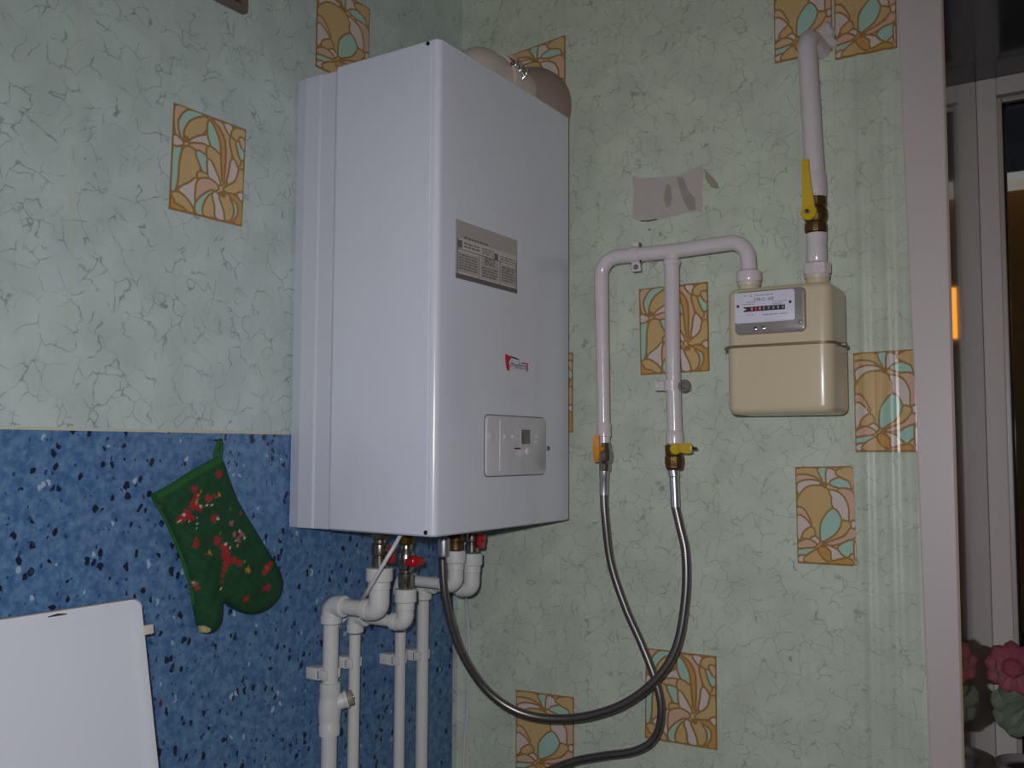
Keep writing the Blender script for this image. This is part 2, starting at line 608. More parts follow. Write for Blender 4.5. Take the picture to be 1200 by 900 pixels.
def fillet(pts, r, seg=8):
    """polyline with rounded corners"""
    pts = [Vector(p) for p in pts]
    out = [pts[0]]
    for i in range(1, len(pts) - 1):
        a, b, c_ = pts[i - 1], pts[i], pts[i + 1]
        d1, d2 = (a - b).normalized(), (c_ - b).normalized()
        ang = d1.angle(d2)
        rr = r[i - 1] if isinstance(r, (list, tuple)) else r
        t = min(rr / math.tan(ang / 2), (a - b).length * 0.48 + 1e-9, (c_ - b).length * 0.48 + 1e-9)
        p1, p2 = b + d1 * t, b + d2 * t
        rr = t * math.tan(ang / 2)
        ctr = b + (d1 + d2).normalized() * (rr / math.sin(ang / 2))
        v1, v2 = (p1 - ctr), (p2 - ctr)
        tot = v1.angle(v2)
        ax = v1.cross(v2).normalized()
        for k in range(seg + 1):
            out.append(ctr + Matrix.Rotation(tot * k / seg, 3, ax) @ v1)
    out.append(pts[-1])
    return out


def catmull(pts, sub=8, closed=False):
    pts = [Vector(p) for p in pts]
    n = len(pts)
    out = []
    rng = range(n) if closed else range(n - 1)
    for i in rng:
        if closed:
            p = [pts[(i + k - 1) % n] for k in range(4)]
        else:
            p = [pts[max(0, min(n - 1, i + k - 1))] for k in range(4)]
        for s in range(sub):
            t = s / sub
            out.append(0.5 * ((2 * p[1]) + (p[2] - p[0]) * t + (2 * p[0] - 5 * p[1] + 4 * p[2] - p[3]) * t * t + (3 * p[1] - p[0] - 3 * p[2] + p[3]) * t ** 3))
    if not closed:
        out.append(pts[-1])
    return out


def thing(name, label, cat, loc=(0, 0, 0), group=None):
    o = bpy.data.objects.new(name, None)
    o.empty_display_size = 0.05
    COL.objects.link(o)
    o.location = loc
    tag(o, label, cat, group)
    return o


def tag(o, label, cat, group=None):
    o['label'] = label
    o['category'] = cat
    if group:
        o['group'] = group
    return o


def struct(o):
    o['kind'] = 'structure'
    return o


def text_mesh(s, size, frame, h, m, parent, name, mirror=True, align='CENTER', sx=1.0):
    """flat lettering in frame (origin, ea, eb, en); the photograph is mirrored, so the lettering is too"""
    cu = bpy.data.curves.new(name, 'FONT')
    cu.body = s
    cu.size = size
    cu.align_x = align
    cu.align_y = 'CENTER'
    cu.resolution_u = 2
    tmp = bpy.data.objects.new(name, cu)
    COL.objects.link(tmp)
    dg = bpy.context.evaluated_depsgraph_get()
    me = bpy.data.meshes.new_from_object(tmp.evaluated_get(dg))
    bpy.data.objects.remove(tmp)
    o_, ea, eb, en = [Vector(q) for q in frame]
    for v in me.vertices:
        x = (-v.co.x if mirror else v.co.x) * sx
        v.co = o_ + ea * x + eb * v.co.y + en * h
    if mirror:
        me.flip_normals()
    me.materials.clear()
    me.materials.append(m)
    ob = bpy.data.objects.new(name, me)
    COL.objects.link(ob)
    if parent:
        ob.parent = parent
        M = (parent.parent.matrix_basis @ parent.matrix_basis) if parent.parent else parent.matrix_basis
        me.transform(M.inverted())
    return ob


# ------------------------------------------------------------------ the room
RX, RY, RZ = 2.7, -3.0, 2.62         # far corner of the room and its height
WX0, WX1 = 0.926, 2.35               # window opening
SILL, HEAD, WY = 0.92, 2.258, 0.40

fo = struct(MB().box((-0.12, RY - 0.12, -0.12), (RX + 0.12, 0.5, 0.0)).build('floor', floor_m, smooth=0))
struct(MB().box((-0.12, RY - 0.12, RZ), (RX + 0.12, 0.5, RZ + 0.12)).build('ceiling', ceil_m, smooth=0))
wall_left = struct(MB().box((-0.12, RY - 0.12, 0.0), (0.0, 0.5, RZ)).build('wall_left', plaster, smooth=0))
struct(MB().box((RX, RY - 0.12, 0.0), (RX + 0.12, 0.5, RZ)).build('wall_right', room_m, smooth=0))
struct(MB().box((0.0, RY - 0.12, 0.0), (RX, RY, RZ)).build('wall_front', room_m, smooth=0))
b = MB().use(plaster)
b.box((0.0, 0.0, 0.0), (WX0 - 0.0125, 0.5, RZ))
b.box((WX1, 0.0, 0.0), (RX, 0.5, RZ))
b.box((WX0 - 0.0125, 0.0, 0.0), (WX1, 0.5, SILL - 0.031))
b.box((WX0 - 0.0125, 0.0, HEAD + 0.004), (WX1, 0.5, RZ))
wall_back = struct(b.build('wall_back', None, smooth=0))

# wallpaper lengths: each is a sheet of its own
PT = 0.0008


def sheet(a0, a1, z0, z1, axis, m, parent, t=PT, wave=None):
    mb = MB()
    nx = 40 if wave else 1
    nz = 10 if wave else 1
    front, back = [], []
    for j in range(nz + 1):
        for i in range(nx + 1):
            a = a0 + (a1 - a0) * i / nx
            z = z0 + (z1 - z0) * j / nz
            h = t + (wave(a, z) if wave else 0.0)
            if axis == 'x':
                mb.v.append((a, -h, z))
            else:
                mb.v.append((h, a, z))
    n = len(mb.v)
    W = nx + 1
    for j in range(nz):
        for i in range(nx):
            q = j * W + i
            mb.face((q, q + 1, q + 1 + W, q + W))
    # thin rim so the sheet has an edge
    bd = [i for i in range(W)] + [j * W + nx for j in range(1, nz + 1)] + [nz * W + i for i in range(nx - 1, -1, -1)] + [j * W for j in range(nz - 1, 0, -1)]
    k = len(mb.v)
    for i in bd:
        x, y, z = mb.v[i]
        mb.v.append((x, 0.0, z) if axis == 'x' else (0.0, y, z))
    for i in range(len(bd)):
        j = (i + 1) % len(bd)
        mb.face((bd[i], bd[j], k + j, k + i))
    return mb.build('wallpaper_length', m, parent, smooth=30)


BZ = 1.571                            # lower edge of the paper on the left wall
for y0, y1 in ((-0.529, -0.0009), (-0.58 - 0.48, -0.53), (-1.59, -1.0605), (-2.12, -1.5905), (-2.65, -2.1205), (-3.0, -2.6505)):
    sheet(y0, y1, BZ, RZ, 'y', wp_left, wall_left)
sheet(-0.018, -0.0009, 0.0, BZ, 'y', wp_left, wall_left)


def ripple(x, z):
    e = max(0.0, min(1.0, (x - 0.765) / 0.03))
    return e * (0.0022 + 0.0013 * math.sin(x * 2 * PI / 0.036 + 0.5) + 0.0007 * math.sin(x * 2 * PI / 0.019 + 1.2))


sheet(0.0009, 0.2275, 0.0, RZ, 'x', wp_back, wall_back)
sheet(0.228, 0.7575, 0.0, RZ, 'x', wp_back, wall_back)
sheet(0.758, 0.880, 0.0, RZ, 'x', wp_back2, wall_back, wave=ripple)

# window: reveal panels, frame, glass, sill
tr = MB()
xs, xt = 0.898, 0.854
tr.rings([[(xs, -0.001, 0.0), (xs, -0.0045, 0.0), (xs + 0.003, -0.006, 0.0), (WX0 - 0.002, -0.006, 0.0), (WX0 + 0.0, -0.004, 0.0), (WX0, 0.0, 0.0), (WX0, 0.0, 0.0)],
          [(xt, -0.001, RZ), (xt, -0.0045, RZ), (xt + 0.003, -0.006, RZ), (WX0 - 0.002, -0.006, RZ), (WX0, -0.004, RZ), (WX0, 0.0, RZ), (WX0, 0.0, RZ)]])
struct(tr.build('trim_1', trim_m, None, smooth=0))
struct(MB().box((WX0, -0.002, SILL), (WX0 + 0.0015, 0.0, HEAD)).build('trim_2', mat('yellowed edge bead', rgb(176, 152, 112), 0.5), None, smooth=0))
# the glossy panels lining the opening
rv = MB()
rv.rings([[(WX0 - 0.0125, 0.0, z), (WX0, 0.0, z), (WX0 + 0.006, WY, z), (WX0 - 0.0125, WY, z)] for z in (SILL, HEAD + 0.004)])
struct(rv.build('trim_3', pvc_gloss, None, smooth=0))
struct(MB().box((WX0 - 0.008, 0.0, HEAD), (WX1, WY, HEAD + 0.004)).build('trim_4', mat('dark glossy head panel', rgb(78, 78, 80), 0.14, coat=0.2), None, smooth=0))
struct(MB().box((WX0 - 0.0125, 0.0005, SILL - 0.03), (WX1, WY, SILL)).build('trim_5', pvc, None, smooth=20, bevel=0.004))
win = thing('window_1', 'white plastic framed kitchen window with dark night glass', 'window', (WX0, WY, SILL))
del win['label'], win['category']
struct(win)
FX = WX0 + 0.006


def frame_ring(x0, x1, z0, z1, w, y0, y1, name, m):
    mb = MB()
    for (a, b_, c_, d) in ((x0, x0 + w, z0, z1), (x1 - w, x1, z0, z1), (x0 + w, x1 - w, z0, z0 + w), (x0 + w, x1 - w, z1 - w, z1)):
        mb.box((a, y0, c_), (b_, y1, d))
    return mb.build(name, m, win, smooth=0, bevel=0.002)


frame_ring(FX, WX1, SILL, HEAD, 0.0345, WY - 0.005, WY + 0.06, 'frame', pvc)
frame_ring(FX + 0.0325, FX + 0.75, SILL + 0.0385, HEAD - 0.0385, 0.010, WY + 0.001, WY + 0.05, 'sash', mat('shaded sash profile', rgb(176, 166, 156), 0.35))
frame_ring(FX + 0.0425, FX + 0.739, SILL + 0.0485, HEAD - 0.0485, 0.003, WY + 0.004, WY + 0.04, 'gasket', gasket)
frame_ring(FX + 0.755, WX1 - 0.0385, SILL + 0.0385, HEAD - 0.0385, 0.011, WY + 0.001, WY + 0.05, 'sash', pvc)
MB().box((FX + 0.748, WY - 0.005, SILL + 0.04), (FX + 0.757, WY + 0.06, HEAD - 0.04)).build('mullion', pvc, win, smooth=0)
for a0, a1 in ((FX + 0.044, FX + 0.738), (FX + 0.764, WX1 - 0.048)):
    MB().box((a0, WY + 0.02, SILL + 0.051), (a1, WY + 0.026, HEAD - 0.051)).build('pane', glass, win, smooth=0)


# ------------------------------------------------------------------ printed decor tiles on the paper
def parse(txt):
    out = []
    for l in txt.strip().split('\n'):
        t = l.split()
        v = [int(x) / 1000 for x in t[1:]]
        out.append((t[0], list(zip(v[0::2], v[1::2]))))
    return out


DES = {'A': parse(DESIGN_A), 'B': parse(DESIGN_B)}


def decor_tile(quad, design, parent, nrm, wave=None):
    """quad: bottom-left, bottom-right, top-right, top-left on the wall plane"""
    bl, br, tr_, tl = [Vector(q) for q in quad]
    nrm = Vector(nrm)

    rip, wave = wave, None

    def P(u, v, h):
        p = bl * (1 - u) * (1 - v) + br * u * (1 - v) + tr_ * u * v + tl * (1 - u) * v
        w = wave(p.x, p.z) if wave else 0.0
        return p + nrm * (PT + h + w)

    mb = MB()
    n = 14 if wave else 1

    def slab(u0, u1, v0, v1, h, m):
        mb.use(m)
        for i in range(n):
            a, b_ = u0 + (u1 - u0) * i / n, u0 + (u1 - u0) * (i + 1) / n
            mb.poly([P(a, v0, h), P(b_, v0, h), P(b_, v1, h), P(a, v1, h)])
    # a thin raised edge
    mb.use(t_line)
    for (a, b_) in (((0, 0), (1, 0)), ((1, 0), (1, 1)), ((1, 1), (0, 1)), ((0, 1), (0, 0))):
        mb.poly([P(a[0], a[1], 0), P(b_[0], b_[1], 0), P(b_[0], b_[1], 0.0004), P(a[0], a[1], 0.0004)])
    slab(0, 1, 0, 1, 0.0004, t_line)
    slab(0.03, 0.97, 0.02, 0.98, 0.0006, t_base)
    for q_, (k, pts) in enumerate(DES[design]):
        c_ = [(p.x, p.y) for p in catmull([(u, v, 0) for u, v in pts], 4, True)]
        c_ = [(min(0.975, max(0.025, u)), min(0.982, max(0.018, v))) for u, v in c_]
        # outline a little wider than the petal (in tile units, corrected for the tile's aspect)
        asp = 1.38
        big = [(u, v / asp) for u, v in inset([(u, v * asp) for u, v in c_], -0.017)]
        big = [(min(0.985, max(0.015, u)), min(0.99, max(0.01, v))) for u, v in big]
        small = [(u, v / asp) for u, v in inset([(u, v * asp) for u, v in c_], -0.003)]
        mb.use(t_line).poly([P(u, v, 0.0007 + q_ * 1.8e-5) for u, v in big])
        mb.use(TILE[k]).poly([P(u, v, 0.0007 + q_ * 1.8e-5 + 9e-6) for u, v in small])
    # the small knots where the stems meet
    mb.use(t_line)
    for (u, v) in ({'A': [(0.17, 0.70), (0.70, 0.27)], 'B': [(0.50, 0.81), (0.45, 0.20)]}[design]):
        mb.poly([P(u + 0.045 * math.cos(t * PI / 5), v + 0.03 * math.sin(t * PI / 5), 0.0014) for t in range(10)])
    o = mb.build('decor_tile', None, parent, smooth=0)
    # faces must look into the room
    M = o.matrix_basis
    for p in o.data.polygons:
        if p.normal.dot(nrm) < -0.2:
            p.flip()
    if rip:
        # this length of paper is rippled: cut the tile into narrow strips and let it follow
        bm = bmesh.new()
        bm.from_mesh(o.data)
        x0, x1 = min(bl.x, tl.x), max(br.x, tr_.x)
        k = x0 + 0.004
        while k < x1:
            bmesh.ops.bisect_plane(bm, geom=bm.verts[:] + bm.edges[:] + bm.faces[:], dist=1e-7, plane_co=(k, 0, 0), plane_no=(1, 0, 0))
            k += 0.004
        # straight pieces between the cuts, so that the printed layers stay exactly parallel
        def wave_at(x):
            i = math.floor((x - x0) / 0.004)
            a_ = x0 + i * 0.004
            t_ = (x - a_) / 0.004
            return rip(a_, 0) * (1 - t_) + rip(a_ + 0.004, 0) * t_
        for v in bm.verts:
            v.co.y -= wave_at(v.co.x) + 0.0003
        bm.normal_update()
        bm.to_mesh(o.data)
        bm.free()
    return o


def qR(tl, tr_, br, bl):
    return [at(*p, 'y', 0.0) for p in (bl, br, tr_, tl)]


def qL(tl, tr_, br, bl):
    return [at(*p, 'x', 0.0) for p in (bl, br, tr_, tl)]


NL, NB = (1, 0, 0), (0, -1, 0)
decor_tile(qL((203, 120), (288, 152), (283, 266), (197, 245)), 'A', wall_left, NL)
y0, y1, zb = at(369, 78, 'x', 0).y, at(432, 60, 'x', 0).y, at(369, 78, 'x', 0).z
decor_tile([(0, y0, zb), (0, y1, zb), (0, y1, zb + 0.158), (0, y0, zb + 0.158)], 'B', wall_left, NL)
decor_tile(qR((749, 339), (830, 330), (832, 435), (751, 440)), 'A', wall_back, NB)
decor_tile(qR((932, 547), (1001, 546), (1006, 664), (935, 660)), 'B', wall_back, NB)
decor_tile(qR((757, 759), (840, 769), (841, 879), (756, 865)), 'A', wall_back, NB)
decor_tile(qR((1000, 414), (1075, 409), (1077, 530), (1003, 530)), 'B', wall_back, NB, ripple)
tl, tr_ = at(605, 808, 'y', 0), at(673, 817, 'y', 0)
dz = Vector((0, 0, 0.16))
decor_tile([tl - dz, tr_ - dz, tr_, tl], 'B', wall_back, NB)
tl, tr_ = at(596, 66, 'y', 0), at(663, 41, 'y', 0)
decor_tile([tl - dz, tr_ - dz, tr_, tl], 'B', wall_back, NB)
bl, br = at(908, 75, 'y', 0), at(976, 60, 'y', 0)
decor_tile([bl, br, br + dz, bl + dz], 'B', wall_back, NB)
bl, br = at(979, 71, 'y', 0), at(1052, 57, 'y', 0)
decor_tile([bl, br, br + dz, bl + dz], 'B', wall_back, NB, ripple)
p1, p2 = at(672, 413, 'y', 0), at(672, 507, 'y', 0)
dx = Vector((0.112, 0, 0))
decor_tile([p2 - dx, p2, p1, p1 - dx], 'A', wall_back, NB)

# torn-off patch of paper with the bare backing showing, and old plaster round the riser
mb = MB()
edge = [(741, 206), (752, 209), (768, 208), (785, 207), (800, 204), (812, 199), (823, 192), (825, 208), (822, 222), (824, 236), (823, 248), (806, 249), (792, 253), (776, 256), (762, 258), (748, 259), (741, 256), (742, 240), (743, 224)]
pts = [at(a, b_, 'y', 0) + Vector((0, -PT - 0.0003, 0)) for a, b_ in edge]
mb.poly(pts)
mb.rings([[(p.x, -PT, p.z) for p in pts], pts], cap=False)
torn = mb.build('torn_paper_patch', mat('bare paper backing', rgb(188, 178, 172), 0.8, var=0.1, vscale=60), wall_back, smooth=0)
torn['label'] = 'pinkish bare patch where wallpaper is torn off'
mb = MB()
for ed in ([(793, 208), (801, 208), (806, 222), (815, 233), (816, 246), (808, 247), (801, 235), (797, 222)], [(781, 216), (786, 217), (788, 232), (786, 242), (781, 243), (778, 232)],
           [(826, 198), (834, 206), (842, 216), (843, 222), (834, 220), (827, 210)]):
    mb.poly([at(a, b_, 'y', 0) + Vector((0, -PT - 0.0006, 0)) for a, b_ in ed])
st = mb.build('glue_stain', mat('old glue stain', rgb(162, 152, 140), 0.85, var=0.2, vscale=60), wall_back, smooth=0)
for o in (torn, st):
    for p in o.data.polygons:
        if p.normal.y > 0.2:
            p.flip()
mb = MB()
mb.use(vent_wood)
for a, b_, c_, d in ((740, 207, 822, 194), (749, 259, 775, 255)):
    p, q = at(a, b_, 'y', -PT - 0.0008), at(c_, d, 'y', -PT - 0.0008)
mb.tube([at(751, 259, 'y', -0.0012), at(760, 259, 'y', -0.0012), at(770, 257, 'y', -0.0012)], 0.0011, 6)
mb.tube([at(761, 268, 'y', -0.0012), at(761, 270, 'y', -0.0012)], 0.0013, 6)
mb.build('wall_scratch', None, wall_back)

rnd = random.Random(3)
mb = MB()
for k in range(16):
    a = 2 * PI * k / 16
c0 = at(966, 46, 'y', 0)
ring = []
for k in range(18):
    a = 2 * PI * k / 18
    r_ = 0.021 * (1 + 0.35 * rnd.uniform(-1, 1))
    ring.append((c0.x + r_ * math.cos(a), c0.z + 1.35 * r_ * math.sin(a)))
R1 = [(x, -PT, z) for x, z in ring]
R2 = [(c0.x + (x - c0.x) * 0.8, -0.007 - 0.004 * rnd.random(), c0.z + (z - c0.z) * 0.8) for x, z in ring]
R3 = [(c0.x + (x - c0.x) * 0.35, -0.006 - 0.006 * rnd.random(), c0.z + (z - c0.z) * 0.35) for x, z in ring]
mb.rings([R1, R2, R3])
pl = mb.build('plaster_plug', mat('rough filler', rgb(212, 206, 202), 0.95, var=0.35, vscale=110, bump=0.8, bscale=130), wall_back)
pl['label'] = 'rough white filler round the gas riser'

# ------------------------------------------------------------------ blue sheet on the lower left wall
mb = MB()
mb.box((0.0, RY, 0.0), (0.0022, -0.0185, BZ - 0.002))
sb = mb.build('splashback_sheet', blue, wall_left, smooth=0)
sb['label'] = 'blue speckled vinyl sheet under the mint wallpaper'
mb = MB()
mb.box((0.0, RY, BZ - 0.002), (0.0030, -0.4785, BZ + 0.0022))
mb.build('edging_strip', mat('cream edging', rgb(196, 192, 172), 0.6, var=0.12, vscale=30), wall_left, smooth=0)

# ------------------------------------------------------------------ vent grille at the top left
vy1, vz0 = at(290, 16, 'x', 0.012).y, at(290, 16, 'x', 0.012).z
vg = thing('vent_grille', 'dark brown wooden vent grille high on the left wall at the picture top', 'vent', (0.0, vy1, vz0))
VWD, VH = 0.17, 0.17
mb = MB()
for lo, hi in (((0.0009, vy1 - VWD, vz0), (0.014, vy1, vz0 + 0.010)), ((0.0009, vy1 - VWD, vz0 + VH - 0.01), (0.014, vy1, vz0 + VH)),
               ((0.0009, vy1 - 0.012, vz0 + 0.01), (0.014, vy1, vz0 + VH - 0.01)), ((0.0009, vy1 - VWD, vz0 + 0.01), (0.014, vy1 - VWD + 0.012, vz0 + VH - 0.01))):
    mb.box(lo, hi)
mb.build('frame', vent_frame_m, vg, smooth=20, bevel=0.0015)
MB().box((0.0009, vy1 - VWD + 0.01, vz0 + 0.009), (0.003, vy1 - 0.01, vz0 + VH - 0.009)).build('backing', hole_m, vg, smooth=0)
for k in range(8):
    y = vy1 - 0.022 - k * 0.0185
    MB().obox((0.0085, y, vz0 + VH / 2), (0.004, 0.003, 0), (-0.0006, 0.0012, 0), (0, 0, VH / 2 - 0.0095)).build('slat', vent_wood, vg, smooth=0)

# ------------------------------------------------------------------ wall boiler
BD, BW, BH = 0.301, 0.405, 0.740
BY, BZ0 = -0.478, 1.4205
boiler = thing('wall_boiler', 'tall white wall-hung gas boiler in the corner above the pipes', 'boiler', (0.0, BY + BW / 2, BZ0))


def vprism(prof, z0, z1, bev, name, m, parent, smooth=30):
    """profile in x,y pushed up in z with softened ends"""
    s = inset(prof, bev)
    mb = MB()
    mb.rings([[(x, y, z0) for x, y in s], [(x, y, z0 + bev) for x, y in prof], [(x, y, z1 - bev) for x, y in prof], [(x, y, z1) for x, y in s]])
    return mb.build(name, m, parent, smooth=smooth)


def sides(half):
    """mirror a left-hand profile (x, inset from the left side) to the right side"""
    L = [(x, BY + d) for x, d in half]
    R_ = [(x, BY + BW - d) for x, d in reversed(half)]
    return L + R_


rear = sides([(0.0012, 0.010), (0.006, 0.004), (0.028, 0.0), (0.0335, 0.0006), (0.057, 0.0012), (0.0605, 0.0035), (0.0890, 0.0048), (0.0895, 0.016)])
vprism(rear, BZ0, BZ0 + BH - 0.004, 0.0015, 'rear_casing', enamel_side, boiler, smooth=14)
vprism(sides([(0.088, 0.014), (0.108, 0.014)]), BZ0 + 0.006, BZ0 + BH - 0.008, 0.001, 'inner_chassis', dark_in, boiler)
half = [(0.0955, 0.0125), (0.0958, 0.001), (0.0975, 0.0), (0.2855, 0.0), (0.2863, 0.0009), (0.2875, 0.0009), (0.2883, 0.0)]
for k in range(7):
    a = math.radians(90 * k / 6)
    half.append((BD - 0.0105 + 0.0105 * math.sin(a), 0.0105 - 0.0105 * math.cos(a)))
# the front bows out very slightly across its width
fr = sides(half)
k0 = half.__len__()
bow = [(BD + 0.0015 * math.sin(PI * t / 10), BY + 0.0105 + (BW - 0.021) * t / 10) for t in range(1, 10)]
front_prof = fr[:k0] + bow + fr[k0:]
vprism(front_prof, BZ0, BZ0 + BH, 0.0025, 'front_cover', enamel, boiler, smooth=25)
# small black fixings along the top edge and under the front corner
SCR = [(0.0001, 0.0), (0.0035, 0.0), (0.0033, 0.0018), (0.002, 0.0026), (0.0001, 0.0026)]
for px, py in ((558, 74), (619, 103), (634, 116)):
    p = at(px, py, 'z', BZ0 + BH)
    MB().lathe(SCR, (max(0.27, min(p.x, 0.29)), p.y, BZ0 + BH - 0.0004), (0, 0, 1), 10).build('screw', gasket, boiler)
for p, d in (((0.27, BY + 0.006, BZ0 + 0.0005), (0, 0, -1)), ((0.285, BY + 0.0012, BZ0 + 0.006), (0, -1, 0)), ((0.28, BY + 0.0006, BZ0 + BH - 0.006), (0, -1, 0))):
    MB().lathe(SCR, p, d, 10).build('screw', gasket, boiler)

XF = BD + 0.0006


def xf(y):
    """surface of the slightly bowed front at y"""
    return BD + 0.0015 * math.sin(PI * max(0, min(1, (y - BY) / BW)))


def ffr(y, z):
    return (Vector((xf(y), y, z)), Vector((0, 1, 0)), Vector((0, 0, 1)), Vector((1, 0, 0)))


# rating sticker
ly0, ly1, lz0, lz1 = -0.434, -0.260, 1.8045, 1.894
sticker = MB()
f0 = ffr((ly0 + ly1) / 2, lz0)
lw, lh = ly1 - ly0, lz1 - lz0
sticker.prism([(-lw / 2, 0), (lw / 2, 0), (lw / 2, lh), (-lw / 2, lh)], f0, -0.0003, 0.0006)
st = sticker.build('rating_sticker', label_m, boiler, smooth=0)
st['label'] = 'grey printed rating sticker'
mb = MB()


def strip(a0, a1, b0, b1, m, h):
    """a, b in 0..1 over the sticker"""
    mb.use(m)
    o_, ea, eb, en = f0
    P = lambda a, b: o_ + ea * (lw * (a - 0.5)) + eb * (lh * b) + en * h
    mb.poly([P(a0, b0), P(a1, b0), P(a1, b1), P(a0, b1)])


strip(0.0, 1.0, 0.0, 0.085, label_dk, 0.0008)
strip(0.02, 0.98, 0.085, 0.70, label_lt, 0.0008)
strip(0.03, 0.34, 0.12, 0.46, label_m, 0.0009)
strip(0.38, 0.67, 0.12, 0.52, label_m, 0.0009)
strip(0.71, 0.97, 0.12, 0.46, label_m, 0.0009)
strip(0.03, 0.09, 0.53, 0.66, label_dk, 0.001)
strip(0.345, 0.355, 0.09, 0.50, label_dk, 0.001)
strip(0.69, 0.70, 0.09, 0.50, label_dk, 0.001)
strip(0.02, 0.98, 0.50, 0.512, label_dk, 0.001)
strip(0.02, 0.03, 0.085, 0.70, label_dk, 0.001)
strip(0.972, 0.985, 0.085, 0.62, label_dk, 0.001)
rr = random.Random(5)
for (a0, a1, b0, b1, n) in ((0.12, 0.36, 0.55, 0.66, 2), (0.40, 0.62, 0.54, 0.66, 3), (0.70, 0.95, 0.53, 0.62, 2), (0.05, 0.32, 0.16, 0.44, 6), (0.40, 0.65, 0.14, 0.33, 4), (0.73, 0.95, 0.16, 0.44, 6), (0.12, 0.5, 0.70, 0.76, 1)):
    for r_ in range(n):
        z = b0 + (b1 - b0) * (r_ + 0.2) / n
        a = a0
        while a < a1 - 0.02:
            w = rr.uniform(0.015, 0.06)
            strip(a, min(a1, a + w), z, z + min(0.03, (b1 - b0) / n * 0.5), label_ink, 0.0011)
            a += w + 0.012
strip(0.60, 0.66, 0.50, 0.62, label_dk, 0.0012)
pr_ = mb.build('sticker_print', None, st, smooth=0)
o_, ea, eb, en = f0
text_mesh('508', 0.0175, (o_ + eb * (lh * 0.42) + ea * (lw * 0.025), ea, eb, en), 0.0013, label_dk, st, 'lettering', sx=1.15)

# maker's badge: a red corner mark and short dark lettering
by, bz = at(604, 427, 'x', BD).y, at(604, 427, 'x', BD).z
fb = ffr(by, bz)
o_, ea, eb, en = fb
mb = MB()
mb.use(logo_red)
mb.prism([(-0.034, 0.014), (-0.0145, 0.0115), (-0.0215, 0.0055), (-0.0245, 0.001), (-0.0215, -0.0045), (-0.0215, -0.012), (-0.0275, -0.012), (-0.0305, -0.006), (-0.0335, 0.004)], fb, 0.0, 0.0012)
mb.use(logo_dk)
mb.prism([(-0.0165, 0.0125), (0.006, 0.0095), (0.008, 0.0075), (-0.015, 0.0095)], fb, 0.0, 0.0012)
bd = mb.build('logo_badge', None, boiler, smooth=0)
bd['label'] = 'small red and dark maker badge'
text_mesh('prother', 0.0165, (o_ + ea * 0.012 - eb * 0.0022, ea, eb, en), 0.0012, logo_dk, bd, 'lettering', sx=0.82)
text_mesh('m', 0.0165, (o_ + ea * -0.0145 - eb * 0.0005, ea, eb, en), 0.0012, logo_dk, bd, 'lettering', sx=0.82)
mb = MB()
mb.prism([(0.0155, 0.0045), (0.036, 0.0045), (0.036, 0.0025), (0.0155, 0.0025)], fb, 0.0, 0.0008)
mb.prism([(0.034, 0.0045), (0.036, 0.0045), (0.036, -0.0085), (0.034, -0.0085)], fb, 0.0, 0.0008)
mb.build('red_mark', logo_red, bd, smooth=0)

# control panel
cy, cz = (-0.353 - 0.169) / 2, (1.600 + 1.505) / 2
cw, ch = 0.184, 0.096
fp = ffr(cy, cz)
mb = MB()
mb.prism(rrect(-cw / 2, -ch / 2, cw / 2, ch / 2, 0.009), fp, -0.001, 0.0040, 0.0022)
cp = mb.build('control_panel', panel_m, boiler, smooth=30)
MB().prism(rrect(-cw / 2 - 0.0014, -ch / 2 - 0.0014, cw / 2 + 0.0014, ch / 2 + 0.0014, 0.010), fp, -0.001, 0.0006).build('panel_shadow_line', label_ink, cp, smooth=0)  # dark outline standing in for the shadow line round the panel
cp['label'] = 'rectangular control panel with small display'


def on_panel(px, py):
    p = at(px, py, 'x', BD + 0.004)
    return p.y - cy, p.z - cz


mb = MB()
xa = on_panel(585, 520)[0]
mb.prism([(xa - 0.0012, -0.040), (xa + 0.0012, -0.040), (xa + 0.0012, 0.042), (xa - 0.0012, 0.042)], fp, 0.0035, 0.0054, 0.0008)
mb.build('panel_rib', panel_m, cp, smooth=0)
a, b_ = on_panel(615, 512)
mb = MB()
mb.prism(rrect(a - 0.0165, b_ - 0.0135, a + 0.0165, b_ + 0.0135, 0.002), fp, 0.0035, 0.0046)
mb.build('display_frame', mat('display frame', rgb(196, 192, 194), 0.25), cp, smooth=0)
mb = MB()
mb.prism([(a - 0.0145, b_ - 0.0118), (a + 0.0135, b_ - 0.0118), (a + 0.0135, b_ + 0.0118), (a - 0.0145, b_ + 0.0118)], fp, 0.004, 0.0049)
mb.build('display', lcd_m, cp, smooth=0)
for (px, py, r_) in ((591, 512, 0.0042), (600, 512, 0.0042), (628, 512, 0.0035), (627, 518, 0.003)):
    a, b_ = on_panel(px, py)
    o_ = fp[0] + fp[1] * a + fp[2] * b_
    MB().lathe([(r_, 0.0036), (r_, 0.0052), (r_ * 0.75, 0.0062), (0.0001, 0.0064)], o_, (1, 0, 0), 14).build('button', panel_m, cp)
a, b_ = on_panel(574, 511)
o_ = fp[0] + fp[1] * a + fp[2] * b_
MB().lathe([(0.0095, 0.0036), (0.0095, 0.0046), (0.008, 0.0052), (0.0045, 0.0052), (0.004, 0.0068), (0.0001, 0.0070)], o_, (1, 0, 0), 20).build('pressure_gauge', panel_m, cp)
a, b_ = on_panel(617.5, 529)
o_ = fp[0] + fp[1] * a + fp[2] * b_
MB().lathe([(0.0075, 0.0036), (0.0072, 0.0062), (0.0055, 0.0078), (0.0001, 0.0082)], o_, (1, 0, 0), 20).build('knob', panel_m, cp)
a, b_ = on_panel(605.5, 525.5)
mb = MB()
mb.prism([(a - 0.009, b_ - 0.0012), (a + 0.009, b_ - 0.0012), (a + 0.009, b_ + 0.0012), (a - 0.009, b_ + 0.0012)], fp, 0.0035, 0.0046)
